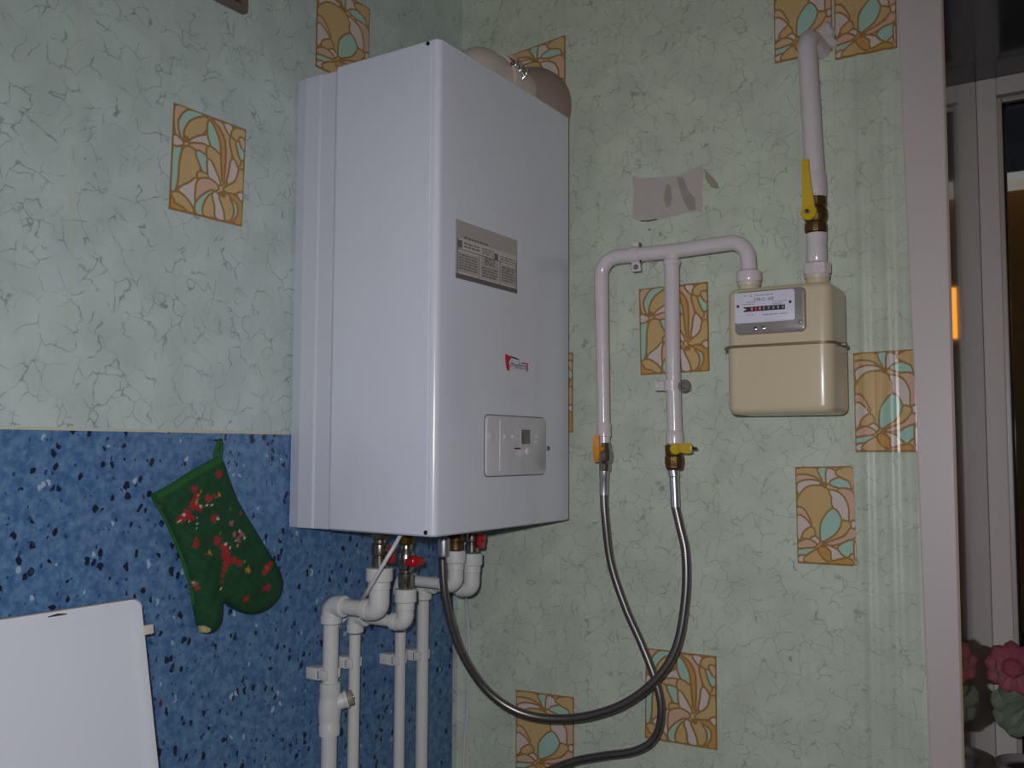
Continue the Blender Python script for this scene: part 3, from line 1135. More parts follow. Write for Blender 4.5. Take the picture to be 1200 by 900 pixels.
mb.build('panel_mark', ink, cp, smooth=0)
p = at(641.5, 525.5, 'x', BD)
MB().lathe([(0.004, -0.0005), (0.0038, 0.002), (0.002, 0.0034), (0.0001, 0.0036)], (xf(p.y), p.y, p.z), (1, 0, 0), 14).build('lock_stud', steel, boiler)

# ------------------------------------------------------------------ flue on top of the boiler
ZT = BZ0 + BH
FLX, FLY, FLZ = 0.170, -0.205, ZT + 0.072
fl_ = thing('flue_pipe', 'ivory flue elbow and pipe on the boiler top running into the corner wall', 'flue', (FLX, FLY, ZT - 0.004))
MB().lathe([(0.062, -0.0035), (0.062, 0.012), (0.056, 0.014), (0.056, 0.02)], (FLX, FLY, ZT), (0, 0, 1), 32).build('base_flange', flue_m, fl_)
path = fillet([(FLX, FLY, ZT + 0.012), (FLX, FLY, FLZ), (FLX, -0.002, FLZ)], 0.052, 10)
MB().tube(path, 0.050, 32).build('flue_elbow', flue_m, fl_)
MB().lathe([(0.0495, 0.0), (0.0545, 0.0), (0.0555, 0.004), (0.0545, 0.022), (0.0495, 0.022)], (FLX, -0.142, FLZ), (0, 1, 0), 32).build('clamp_ring', flue_m, fl_)
mb = MB()
for k in range(3):
    c_ = Vector((FLX + 0.047 + 0.003 * k, -0.138 + 0.014 * k, FLZ + 0.028 - 0.006 * k))
    mb.obox(c_, (0.006, 0.001, 0.004), (-0.001, 0.005, 0.002), (0.001, -0.001, 0.007))
cs = mb.build('clamp_screw', foil, fl_, smooth=0, bevel=0.0015)
mb = MB()
mb.use(logo_red).obox((FLX + 0.050, -0.147, FLZ + 0.030), (0.001, 0.0, 0), (0, 0.0065, 0), (0, 0, 0.0015))
mb.use(label_lt).obox((FLX + 0.049, -0.147, FLZ + 0.036), (0.001, 0.0, 0), (0, 0.0065, 0), (0, 0, 0.004))
mb.build('tag', None, fl_, smooth=0)
MB().lathe([(0.050, -0.062), (0.066, -0.058), (0.082, -0.040), (0.090, -0.018), (0.091, -0.0012), (0.05, -0.0012)], (FLX + 0.003, 0.0, FLZ - 0.018), (0, 1, 0), 36).build('wall_collar', flue_shadow_m, fl_)


# ------------------------------------------------------------------ heating pipes, valves and clips under the boiler
PX = 0.040                            # pipes stand this far off the left wall
PORT = 0.150                          # ports under the boiler


def ppr_pipe(yw, xp, zh, zs, r, rs, label, zr=None, cross=True):
    """riser on the wall, elbow, cross-over to the port, elbow up into a threaded socket"""
    t = thing('heating_pipe', label, 'pipe', (PX, yw, 0.0), 'white plastic heating pipes')
    ztop = zh
    p = [(PX, yw, 0.002), (PX, yw, ztop), (xp, yw, ztop), (xp, yw, zs - 0.002)]
    MB().tube([p[0], (PX, yw, ztop - 0.03)], r, 20).build('riser', pp, t)
    MB().tube([(PX + 0.03, yw, ztop), (xp - 0.03, yw, ztop)], r, 20).build('crossover', pp, t)
    # wall elbow: thick body with two short collars
    mb = MB()
    mb.tube(fillet([(PX, yw, ztop - rs - 0.010), (PX, yw, ztop), (PX + rs + 0.010, yw, ztop)], rs * 0.95, 8), rs * 0.97, 20)
    mb.lathe([(rs * 0.9, 0.0), (rs * 1.06, 0.002), (rs * 1.06, 0.013), (rs * 0.9, 0.016)], (PX, yw, ztop - rs - 0.014), (0, 0, 1), 20)
    mb.lathe([(rs * 0.9, 0.0), (rs * 1.06, 0.002), (rs * 1.06, 0.013), (rs * 0.9, 0.016)], (PX + rs + 0.014, yw, ztop), (-1, 0, 0), 20)
    mb.build('elbow', pp, t)
    mb = MB()
    mb.tube(fillet([(xp - rs - 0.012, yw, ztop), (xp, yw, ztop), (xp, yw, zs - 0.024)], rs * 0.95, 8), rs, 20)
    mb.lathe([(rs * 0.9, 0.0), (rs * 1.05, 0.002), (rs * 1.05, 0.012), (rs * 0.9, 0.014)], (xp - rs - 0.014, yw, ztop), (1, 0, 0), 20)
    mb.build('elbow', pp, t)
    s_ = rs * 1.28
    MB().lathe([(rs * 0.98, -0.034), (rs * 1.08, -0.033), (rs * 1.08, -0.022), (s_, -0.0205), (s_ * 1.02, -0.018), (s_ * 1.02, -0.001), (s_ * 0.97, 0.0), (rs * 0.7, 0.0)], (xp, yw, zs), (0, 0, 1), 24).build('threaded_socket', pp, t)
    return t


def zpx(py, px, xp):
    return at(px, py, 'x', xp).z


Y1, Y2, Y3, Y4 = -0.410, -0.352, -0.231, -0.166
pipes = [
    (Y1, at(445, 640, 'y', Y1).x, at(452, 717, 'y', Y1).z, at(445, 665, 'y', Y1).z, 0.0128, 0.0165, 'thick white heating pipe standing leftmost, with grey round tap on it'),
    (Y2, at(476, 640, 'y', Y2).x, at(477, 730, 'y', Y2).z, at(476, 690, 'y', Y2).z, 0.0098, 0.0138, 'thin white heating pipe second from left, its lower bend beside the thick one'),
    (Y3, at(534, 640, 'y', Y3).x, at(530, 685, 'y', Y3).z, at(534, 645, 'y', Y3).z, 0.0098, 0.0138, 'white heating pipe third from left, its top bend behind the braided gas hose'),
    (Y4, at(553, 640, 'y', Y4).x, at(551, 690, 'y', Y4).z, at(553, 648, 'y', Y4).z, 0.0112, 0.0150, 'white heating pipe rightmost by the corner, bend with dark shadow edge'),
]
for p in pipes:
    ppr_pipe(*p)


def iso_valve(i, top_m, body_m, label, knob):
    yw, xp, zh, zs = pipes[i][:4]
    t = thing('isolating_valve', label, 'valve', (xp, yw, zs - 0.004), 'valves under the boiler')
    ztop = BZ0 + 0.002
    H = ztop - zs
    r = 0.0125
    MB().lathe([(0.008, H), (r * 1.02, H), (r * 1.02, H * 0.72), (r * 0.8, H * 0.69), (0.006, H * 0.69)], (xp, yw, zs), (0, 0, 1), 8).build('union_nut', top_m, t, smooth=20)
    mb = MB()
    mb.lathe([(0.007, H * 0.70), (0.0105, H * 0.69), (0.0105, H * 0.62), (0.0135, H * 0.57), (0.0140, H * 0.44), (0.0135, H * 0.33), (0.0105, H * 0.29), (0.0105, H * 0.26), (0.0125, H * 0.24), (0.0125, H * 0.04), (0.0105, 0.0), (0.0105, -0.004), (0.007, -0.004)], (xp, yw, zs), (0, 0, 1), 20)
    mb.build('valve_body', body_m, t)
    kx, ky, dz, style, dist, wid = knob
    o_ = Vector((xp, yw, zs + H * 0.45))
    d = Vector((kx, ky, 0)).normalized()
    s_ = d.cross(Vector((0, 0, 1)))
    MB().lathe([(0.0048, 0.010), (0.0048, 0.024), (0.0035, 0.026), (0.0001, 0.026)], o_, d, 10).build('stem', body_m, t)
    mb = MB()
    if style == 'lever':
        mb.lathe([(0.0001, 0.021), (0.0075, 0.021), (0.0075, 0.026), (0.0001, 0.0265)], o_, d, 14)
        mb.rings([[o_ + d * (dist + h) + s_ * a + Vector((0, 0, b_)) for a, b_ in ((-w, 0.007), (w, 0.007), (w * 1.15, dz * 0.6), (w * 0.9, dz), (-w * 0.9, dz), (-w * 1.15, dz * 0.6))] for h, w in ((0.0, wid), (0.006, wid))])
    else:
        mb.lathe([(0.0001, 0.018), (0.0085, 0.0185), (0.0100, 0.022), (0.0092, 0.029), (0.0055, 0.031), (0.0001, 0.0315)], o_, d, 10)
        mb.obox(o_ + d * 0.025, s_ * 0.0165, d * 0.004, Vector((0, 0, 0.0055)))
    mb.build('handle', red_h, t, bevel=0.001, smooth=40)
    return t


iso_valve(0, nickel, nickel, 'nickel valve with red lever above the leftmost thick white pipe', (1.0, 0.15, -0.020, 'lever', 0.020, 0.0072))
iso_valve(1, brass, nickel, 'brass topped valve with red butterfly knob above the second white pipe', (1.0, -0.3, 0.0, 'knob', 0, 0))
iso_valve(2, nickel, old_brass, 'short dark nickel valve half hidden behind the aluminium gas fitting', (-0.6, 0.8, 0.0, 'knob', 0, 0))
iso_valve(3, nickel, nickel, 'short nickel valve with red lever nearest the corner wall', (0.95, 0.1, -0.019, 'lever', 0.0165, 0.0098))


def pipe_clip(px, py, yw, r, label):
    z = at(px, py, 'x', PX).z
    t = thing('pipe_clip', label, 'clip', (0.0022, yw, z), 'white pipe clips')
    w = r * 1.35
    mb = MB()
    mb.box((0.0022, yw - w, z - 0.0095), (PX - r + 0.004, yw + w, z + 0.0095))
    mb.build('base', pp, t, bevel=0.0015, smooth=30)
    for s in (-1, 1):
        mb = MB()
        mb.box((PX - r, yw + s * w - (0.0 if s < 0 else 0.005), z - 0.008), (PX + r * 0.55, yw + s * w + (0.005 if s < 0 else 0.0), z + 0.008))
        mb.build('jaw', pp, t, bevel=0.0012, smooth=30)


pipe_clip(385, 790, Y1, 0.0128, 'white plastic clip on the thick leftmost pipe above the grey tap')
pipe_clip(413, 777, Y2, 0.0098, 'white plastic clip holding the second pipe from the left')
pipe_clip(469, 773, Y3, 0.0098, 'white plastic clip holding the third pipe from the left')
pipe_clip(497, 767, Y4, 0.0112, 'white plastic clip holding the rightmost pipe by the corner')

# plastic tap on the thick pipe
zt, zb_ = at(385, 800, 'x', PX).z, at(385, 862, 'x', PX).z
tap = thing('plastic_tap', 'white plastic tap with round grey knob on the thick leftmost pipe', 'tap', (PX, Y1, zb_))
zm = (zt + zb_) / 2
MB().lathe([(0.0128, zb_ - zm), (0.0168, zb_ - zm + 0.001), (0.0175, zb_ - zm + 0.016), (0.0165, zb_ - zm + 0.018), (0.0178, -0.012), (0.0188, 0.0), (0.0178, 0.012), (0.0165, zt - zm - 0.018), (0.0175, zt - zm - 0.016), (0.0168, zt - zm - 0.001), (0.0128, zt - zm)],
           (PX, Y1, zm), (0, 0, 1), 24).build('tap_body', pp, tap)
kd = Vector((0.62, 0.55, 0.25)).normalized()
kb = Vector((PX, Y1, zm + 0.006))
MB().lathe([(0.013, 0.010), (0.0128, 0.024), (0.0145, 0.026), (0.0145, 0.030), (0.0001, 0.031)], kb, kd, 20).build('tap_neck', pp, tap)
MB().lathe([(0.0120, 0.029), (0.0125, 0.036), (0.011, 0.039), (0.0001, 0.0395)], kb, kd, 20).build('tap_knob', mat('grey tap cap', rgb(138, 134, 126), 0.5), tap)
MB().lathe([(0.003, 0.039), (0.0028, 0.0408), (0.0001, 0.0412)], kb, kd, 10).build('cap_screw', brass, tap)

# ------------------------------------------------------------------ thin cables
pts = [at(472, 628, 'x', 0.20), at(462, 640, 'x', 0.20), at(447, 665, 'x', 0.185), at(430, 694, 'x', 0.15), at(424, 704, 'x', 0.10), at(420, 716, 'x', 0.06), at(408, 722, 'x', 0.022), at(394, 740, 'x', 0.012), at(386, 790, 'x', 0.008), at(386, 900, 'x', 0.008), at(387, 1050, 'x', 0.008)]
pts[0].z = BZ0 + 0.001
tag(MB().tube(catmull(pts, 8), 0.0031, 10).build('drain_hose', cable_m), 'thin pale hose slanting down across the leftmost valve', 'hose')
pts = [Vector((0.10, -0.115, BZ0 + 0.001)), at(545, 690, 'y', -0.05), at(546, 706, 'y', -0.03), at(549, 740, 'y', -0.012), at(550, 780, 'y', -0.007), at(547, 840, 'y', -0.007), at(543, 900, 'y', -0.007), at(541, 1100, 'y', -0.007)]
tag(MB().tube(catmull(pts, 8), 0.0029, 8).build('power_cable', cable_m), 'thin white cable hanging down the corner below the boiler', 'cable')

# ------------------------------------------------------------------ braided gas hoses
def hose(pts, r, sl0, sl1, label):
    path = catmull(pts, 12)
    t = thing('gas_hose', label, 'hose', tuple(path[0]))
    MB().tube(path, r, 16, True, True).build('braided_tube', braid, t)
    return t, path


GX = at(520, 640, 'y', -0.252).x
GTOP = Vector((GX, -0.252, BZ0))
V1 = at(790, 545, 'y', -0.085)
V0 = at(709, 545, 'y', -0.085)
h1 = [at(791, 592, 'y', -0.085), at(797, 618, 'y', -0.086), at(803.5, 650, 'y', -0.088), at(803, 702, 'y', -0.092), at(792, 760, 'y', -0.10), at(765, 800, 'y', -0.11), at(722, 829, 'y', -0.12), at(665, 842, 'y', -0.135), at(610, 835, 'y', -0.16), at(568, 806, 'y', -0.19), at(537, 756, 'y', -0.225), at(522, 700, 'y', -0.247), at(518.5, 655, 'y', -0.252)]
h1t, path = hose(h1, 0.0073, 0, 0, 'long braided steel gas hose looping from the right yellow valve to the boiler')
MB().tube([at(789, 550, 'y', -0.085), at(790, 558, 'y', -0.085), at(790, 559, 'y', -0.085), at(791.5, 594, 'y', -0.085)], [0.0092, 0.0092, 0.0080, 0.0080], 16).build('crimp_sleeve', alu, h1t)
MB().lathe([(0.0075, -0.002), (0.0118, -0.001), (0.0122, 0.002), (0.0118, 0.030), (0.010, 0.032), (0.006, 0.032)], (GX, -0.252, at(520, 651, 'y', -0.252).z), (0, 0, 1), 20).build('crimp_sleeve', alu, h1t)
h2 = [at(707.5, 576, 'y', -0.085), at(709, 605, 'y', -0.085), at(716, 660, 'y', -0.08), at(733, 712, 'y', -0.075), at(752, 755, 'y', -0.07), at(769, 800, 'y', -0.07), at(775, 835, 'y', -0.07), at(767, 865, 'y', -0.07), at(744, 880, 'y', -0.075), at(705, 886, 'y', -0.08), at(670, 893, 'y', -0.085), at(635, 908, 'y', -0.10), at(600, 935, 'y', -0.14), at(560, 990, 'y', -0.2)]
# the far end runs behind the stove
h2 += [Vector((0.05, -0.34, 0.80)), Vector((0.035, -0.55, 0.72)), Vector((0.035, -0.80, 0.70))]
h2t, path2 = hose(h2, 0.0070, 0, 0, 'braided steel gas hose dropping from the left yellow valve behind the long loop')
MB().tube([at(708, 550, 'y', -0.085), at(708, 559, 'y', -0.085), at(708, 560, 'y', -0.085), at(707.6, 580, 'y', -0.085)], [0.0085, 0.0085, 0.0078, 0.0078], 16).build('crimp_sleeve', alu, h2t)

# ------------------------------------------------------------------ painted gas pipework
GY = -0.085
P = lambda x, y: at(x, y, 'y', GY)
gp = thing('gas_pipe', 'white painted gas pipe arching from left valve over to the meter', 'pipe', tuple(P(706, 515)))
arch = fillet([P(708, 524), P(704.5, 309), P(742, 297), P(885, 281) , P(878, 325)], [0.045, 0.2, 0.055], 10)
arch = fillet([P(708, 526), P(704, 303), P(745, 298.5), P(790, 294), P(876, 281.5), P(877.5, 326)], [0.034, 0.3, 0.3, 0.040], 10)
n = len(arch)
rad = [0.0107 if p.z < P(704, 330).z and p.x < 0.42 else 0.0128 for p in arch]
MB().tube(arch, rad, 20).build('arch', paint, gp)
br_ = MB().tube([P(787, 294), P(787, 300), P(788.5, 430), P(791, 522)], [0.0118, 0.0128, 0.0126, 0.0126], 20).build('branch', paint, gp)
MB().lathe([(0.0126, -0.006), (0.0150, -0.003), (0.0150, 0.003), (0.0126, 0.006)], P(787.2, 308), (0, 0, 1), 20).build('weld_bead', paint, gp)
MB().lathe([(0.0107, -0.003), (0.0124, -0.001), (0.0124, 0.002), (0.0107, 0.004)], P(704.6, 326), (0, 0, 1), 18).build('weld_bead', paint, gp)
MB().lathe([(0.0123, 0.0), (0.0147, 0.002), (0.0150, 0.014), (0.0140, 0.022), (0.0125, 0.024)], P(790.5, 521), (0, 0, 1), 18).build('collar', paint, gp)
MB().lathe([(0.0107, 0.0), (0.0125, 0.001), (0.0128, 0.022), (0.0107, 0.026)], P(707.7, 512), (0, 0, 1), 18).build('collar', paint, gp)

rp = thing('gas_riser', 'white painted gas riser pipe bending into the wall above the meter', 'pipe', tuple(P(957, 250)))
w0 = at(964, 45, 'y', 0.0)
top = P(944.5, 36)
zc = at(950, 47, 'y', -0.04).z
pth = fillet([P(956.5, 232), P(944.5, 38), Vector((P(944.5, 38).x + 0.004, 0.004, P(944.5, 38).z - 0.0))], 0.036, 10)
MB().tube(pth, 0.0150, 22).build('riser', paint, rp)
MB().lathe([(0.0145, 0.0), (0.0165, 0.001), (0.0168, 0.034), (0.0145, 0.040)], P(956.3, 230), (P(944.5, 38) - P(956.5, 232)), 20).build('collar', paint, rp)
MB().lathe([(0.0145, 0.0), (0.0150, 0.001), (0.0158, 0.012), (0.0150, 0.030), (0.0160, 0.040), (0.0160, 0.046), (0.012, 0.047)], P(957.2, 308), (0, 0, 1), 20).build('nipple', paint, rp)


def clamp_on(name, label, c_, along, out, r, tabs, hl):
    """band round a pipe with screw ears; along = pipe direction, out = ear direction"""
    al, ou = Vector(along).normalized(), Vector(out).normalized()
    nb = Vector((0, -1, 0))
    t = thing(name, label, 'clamp', tuple(c_), 'pipe clamps on the gas pipe')
    MB().lathe([(r * 0.98, -hl), (r * 1.16, -hl), (r * 1.16, hl), (r * 0.98, hl)], c_, al, 24).build('band', paint, t)
    for s in tabs:
        e = c_ + ou * s * (r * 1.16 + 0.007) + nb * 0.001
        MB().obox(e, ou * 0.0082, al * hl * 0.9, nb * 0.0035).build('ear', paint, t, bevel=0.0012, smooth=30)
        MB().lathe([(0.0001, 0.003), (0.0042, 0.003), (0.0048, 0.0045), (0.004, 0.0065), (0.0015, 0.0068), (0.0001, 0.006)], e + ou * s * 0.001, nb, 12).build('screw', paint if s < 0 else steel, t)
    return t


c1 = P(787.8, 452)
cl = clamp_on('pipe_clamp', 'painted band clamp with two screw ears on the vertical middle branch', c1, (0, 0, 1), (1, 0, 0), 0.0128, (-1, 1), 0.0085)
MB().lathe([(0.0001, 0.007), (0.0095, 0.007), (0.0105, 0.0095), (0.0105, 0.0115), (0.0095, 0.0125), (0.0062, 0.0125), (0.0055, 0.0095), (0.003, 0.0095), (0.0028, 0.0135), (0.0001, 0.014)], c1 + Vector((0.0245, 0, -0.0005)), (0.15, -1, -0.1), 18).build('knurled_nut', mat('dull galvanised nut', rgb(112, 106, 100), 0.5, metal=0.6, var=0.4, vscale=200), cl)
MB().tube([c1 + Vector((0, 0.012, 0)), Vector((c1.x, -0.0012, c1.z))], 0.004, 10).build('stud', paint, cl)
c2 = P(745.5, 298.5)
al2 = (P(760, 297) - P(730, 300.5))
cl = clamp_on('pipe_clamp', 'painted band clamp with hanging tab on the sloping upper pipe', c2, al2, (0.07, 0, -1), 0.0128, (1,), 0.0085)
MB().obox(c2 + Vector((-0.001, 0, 0.0185)), (0.006, 0, 0), (0, 0.003, 0), (0, 0, 0.005)).build('ear', paint, cl, bevel=0.001, smooth=30)
MB().tube([c2 + Vector((0.0, 0.012, 0)), Vector((c2.x, -0.0012, c2.z))], 0.004, 10).build('stud', paint, cl)
MB().tube([c2 + Vector((0.0105, -0.006, 0.019)), c2 + Vector((0.0105, -0.004, 0.011))], 0.0014, 6).build('clamp_bolt', ink, cl)
MB().tube([c2 + Vector((0.0105, -0.004, -0.012)), c2 + Vector((0.0105, -0.006, -0.0155))], 0.0018, 6).build('clamp_bolt', ink, cl)

# gas valves with yellow handles
gv = thing('gas_valve', 'brass gas valve with long yellow lever below the riser pipe', 'valve', tuple(P(957, 272)))
vz1, vz0_ = P(956, 232).z + 0.002, P(957, 273).z
cx = P(956.5, 252)
H = vz1 - vz0_
MB().lathe([(0.012, 0.0), (0.0165, 0.001), (0.0172, H * 0.12), (0.0165, H * 0.26), (0.0150, H * 0.30), (0.0176, H * 0.40), (0.0180, H * 0.52), (0.0172, H * 0.66), (0.0150, H * 0.70), (0.0168, H * 0.74), (0.0168, H * 0.97), (0.012, H)], (cx.x - 0.001, GY, vz0_), (0, 0, 1), 14).build('valve_body', old_brass, gv, smooth=25)
kc = at(948.5, 249, 'y', GY - 0.026)
d = Vector((-0.12, -1, 0.0)).normalized()
MB().lathe([(0.006, 0.0), (0.006, 0.022), (0.0035, 0.026), (0.0035, 0.0335), (0.0001, 0.034)], kc - d * 0.022, d, 12).build('stem', nickel, gv)
tipz = at(946, 188, 'y', GY - 0.03)
mb = MB()
mb.lathe([(0.0042, 0.0), (0.0122, 0.0005), (0.0128, 0.002), (0.0122, 0.0048), (0.0042, 0.0052)], kc, d, 20)
L_ = tipz - kc
sx_ = Vector((1, 0, 0))
mb.rings([[kc + L_ * q_ + sx_ * (w * s) + d * (h_ + lift) for s, h_ in ((-1, 0.0008), (1, 0.0008), (1, 0.0042), (-1, 0.0042))] for q_, w, lift in ((0.10, 0.0095, 0.0), (0.35, 0.0078, 0.002), (0.6, 0.0066, 0.0045), (0.85, 0.0052, 0.005), (0.98, 0.0052, 0.005), (1.0, 0.0045, 0.005))])
mb.build('lever', yellow, gv, smooth=40)

gv = thing('gas_valve', 'dark brass gas valve with short yellow knob turned right on the middle branch', 'valve', tuple(P(791, 550)))
z1_, z0_ = P(791, 521).z, P(791, 551).z
H = z1_ - z0_
MB().lathe([(0.0095, 0.0), (0.0128, 0.001), (0.0150, H * 0.10), (0.0155, H * 0.22), (0.0162, H * 0.28), (0.0162, H * 0.52), (0.0145, H * 0.58), (0.0155, H * 0.64), (0.0160, H * 0.97), (0.012, H)], (P(791, 540).x - 0.001, GY, z0_), (0, 0, 1), 10).build('valve_body', old_brass, gv, smooth=22)
kz = P(795, 526).z
kc = Vector((P(797, 526).x, GY - 0.0165, kz))
MB().lathe([(0.0060, -0.004), (0.0095, 0.0), (0.0095, 0.006), (0.0070, 0.008), (0.0001, 0.0082)], kc, (0.1, -1, 0), 14).build('lever_hub', yellow, gv)
mb = MB()
mb.rings([[kc + Vector((x, -0.001 - 0.003 * min(1, x / 0.012), z + 0.001)) + Vector((0, -dy, 0)) for z, dy in ((-w, 0.0), (w, 0.0), (w, 0.006), (-w, 0.006))] for x, w in ((0.002, 0.005), (0.010, 0.0045), (0.0125, 0.0078), (0.022, 0.0088), (0.029, 0.008), (0.0305, 0.006))])
mb.build('lever', yellow, gv, smooth=30, bevel=0.001)
MB().lathe([(0.0001, 0.0), (0.0022, 0.0), (0.0022, 0.008), (0.0001, 0.0085)], kc + Vector((0.030, -0.005, 0.001)), (1, 0, 0), 8).build('lever_pin', ink, gv)

gv = thing('gas_valve', 'small nickel gas valve with orange yellow lever on the left vertical pipe', 'valve', tuple(P(709, 550)))
z1_, z0_ = P(708, 522).z, P(709, 552).z
H = z1_ - z0_
MB().lathe([(0.0078, 0.0), (0.0098, 0.001), (0.0102, H * 0.22), (0.0095, H * 0.30), (0.0132, H * 0.40), (0.0142, H * 0.58), (0.0138, H * 0.76), (0.0112, H * 0.90), (0.0112, H * 1.1), (0.009, H * 1.12)], (P(709, 540).x, GY, z0_), (0, 0, 1), 12).build('valve_body', nickel, gv, smooth=25)
kc = Vector((P(707, 526).x, GY - 0.015, P(699, 526).z))
MB().lathe([(0.0045, -0.012), (0.0055, 0.0), (0.0085, 0.001), (0.0085, 0.006), (0.0045, 0.008), (0.0001, 0.008)], kc, (-0.45, -0.9, 0), 14).build('lever_hub', orange, gv)
mb = MB()
mb.rings([[kc + Vector((0.0015 - 0.003 + s * w, -0.005 - h_, z)) for s, h_ in ((-1, 0), (1, 0), (1, 0.005), (-1, 0.005))] for z, w in ((-0.023, 0.003), (-0.020, 0.0045), (-0.006, 0.0060), (0.002, 0.0065), (0.012, 0.0058), (0.022, 0.005), (0.0245, 0.004))])
mb.build('lever', orange, gv, smooth=40)
MB().lathe([(0.0001, 0.008), (0.0028, 0.008), (0.0024, 0.010), (0.0001, 0.0105)], kc + Vector((0, 0, 0)), (-0.45, -0.9, 0), 8).build('lever_screw', old_brass, gv)

# ------------------------------------------------------------------ gas meter
MF, MK = -0.170, -0.062
m_tl, m_tr, m_bl, m_br = at(848, 345, 'y', MF), at(974, 329, 'y', MF), at(851, 487, 'y', MF), at(974, 480, 'y', MF)
mx0, mx1 = (m_tl.x + m_bl.x) / 2, 0.789
mzb, mzt = 1.602, 1.797
mzs = at(905, 404, 'y', MF).z
meter = thing('gas_meter', 'cream enamelled box gas meter hanging between the two white pipe ends', 'gas meter', ((mx0 + mx1) / 2, (MF + MK) / 2, mzb))


def rshell(z0, z1, r, top_round, bot_round, name, grow=0.0):
    mb = MB()
    rings = []

    def ring(z, d):
        return [(x, y, z) for x, y in rrect(mx0 - grow + d, MF - grow + d, mx1 + grow - d, MK + grow - d, max(0.002, r - d), 6)]
    seg = 5
    if bot_round:
        for k in range(seg + 1):
            a = math.radians(90 * k / seg)
            rings.append(ring(z0 + bot_round * (1 - math.sin(a)), bot_round * (1 - math.cos(a))))
        rings.reverse()
        rings = [ring(z0 + bot_round * (1 - math.cos(math.radians(90 * k / seg))), bot_round * (1 - math.sin(math.radians(90 * k / seg)))) for k in range(seg + 1)]
    else:
        rings.append(ring(z0, 0))
    if top_round:
        rings += [ring(z1 - top_round * (1 - math.sin(math.radians(90 * k / seg))), top_round * (1 - math.cos(math.radians(90 * k / seg)))) for k in range(seg + 1)]
    else:
        rings.append(ring(z1, 0))
    mb.rings(rings)
    return mb.build(name, cream, meter, smooth=45)


rshell(mzb, mzs - 0.001, 0.020, 0, 0.012, 'lower_shell')
rshell(mzs + 0.001, mzt, 0.018, 0.012, 0, 'upper_shell', -0.0015)
mb = MB()
mb.rings([[(x, y, z) for x, y in rrect(mx0 - g_, MF - g_, mx1 + g_, MK + g_, 0.021, 6)] for z, g_ in ((mzs - 0.0022, 0.0), (mzs - 0.0018, 0.0028), (mzs + 0.0018, 0.0028), (mzs + 0.0022, 0.0))])
mb.build('seam_rim', rim_m, meter)
for x0_, x1_ in ((mx0 - 0.009, mx0 + 0.001), (mx1 - 0.001, mx1 + 0.009)):
    yy = MF + 0.022 if x0_ < mx0 else MF + 0.04
    MB().box((x0_, yy, mzs - 0.0025), (x1_, yy + 0.016, mzs + 0.0025)).build('rim_lug', rim_m, meter, bevel=0.0012, smooth=40)

# dial: grey bezel, white plate, counter window, printing (mirrored, as the whole picture is)
MY = MF + 0.0015
b_tl, b_br = at(861.5, 345, 'y', MY), at(944, 389, 'y', MY)
bz1, bz0 = 1.790, at(900, 391, 'y', MY).z
bx0, bx1 = at(862, 370, 'y', MY).x, at(945, 370, 'y', MY).x
fm = (Vector(((bx0 + bx1) / 2, MY, (bz0 + bz1) / 2)), Vector((1, 0, 0)), Vector((0, 0, 1)), Vector((0, -1, 0)))
bw, bh = bx1 - bx0, bz1 - bz0
MB().prism(rrect(-bw / 2, -bh / 2, bw / 2, bh / 2, 0.008), fm, -0.002, 0.0062, 0.0035).build('bezel', bezel_m, meter)
px0, px1 = at(862.5, 360, 'y', MY).x + 0.0005, at(933, 360, 'y', MY).x
pz0, pz1 = at(898, 378, 'y', MY).z, bz1 - 0.0025
fpz = (Vector(((px0 + px1) / 2, MY, (pz0 + pz1) / 2)), Vector((1, 0, 0)), Vector((0, 0, 1)), Vector((0, -1, 0)))
pw, ph = px1 - px0, pz1 - pz0
plate = MB().prism(rrect(-pw / 2, -ph / 2, pw / 2, ph / 2, 0.004), fpz, 0.004, 0.0082, 0.0008).build('dial_plate', plate_m, meter)
PH = 0.0084


def pstrip(mb, u0, u1, v0, v1, m, h=PH):
    o_, ea, eb, en = fpz
    mb.use(m)
    mb.poly([o_ + ea * (pw * (u - 0.5)) + eb * (ph * (v - 0.5)) + en * h for u, v in ((u0, v0), (u1, v0), (u1, v1), (u0, v1))])


mb = MB()
pstrip(mb, 0.155, 0.845, 0.365, 0.52, ink)
pstrip(mb, 0.27, 0.455, 0.365, 0.52, red_ink, PH + 0.0001)
o_, ea, eb, en = fpz
mb.use(plate_m)
mb.poly([o_ + ea * (pw * (u - 0.5)) + eb * (ph * (v - 0.5)) + en * (PH + 0.0002) for u, v in ((0.152, 0.40), (0.215, 0.445), (0.152, 0.49))])
mb.build('counter', None, plate, smooth=0)
dg = '23614818'
for k, ch_ in enumerate('818'):
    text_mesh(ch_, ph * 0.13, (o_ + ea * (pw * (0.295 + 0.068 * k - 0.5)) + eb * (ph * (0.4425 - 0.5)), ea, eb, en), PH + 0.0003, white_ink, plate, 'digit')
for k, ch_ in enumerate('00080'):
    text_mesh(ch_, ph * 0.13, (o_ + ea * (pw * (0.50 + 0.078 * k - 0.5)) + eb * (ph * (0.4425 - 0.5)), ea, eb, en), PH + 0.0003, white_ink, plate, 'digit')
text_mesh('BK G4M', ph * 0.145, (o_ + ea * (pw * (0.50 - 0.5)) + eb * (ph * (0.735 - 0.5)), ea, eb, en), PH + 0.0001, mat('dial grey print', rgb(98, 94, 106), 0.6), plate, 'lettering', sx=1.25)
mb = MB()
rr = random.Random(9)
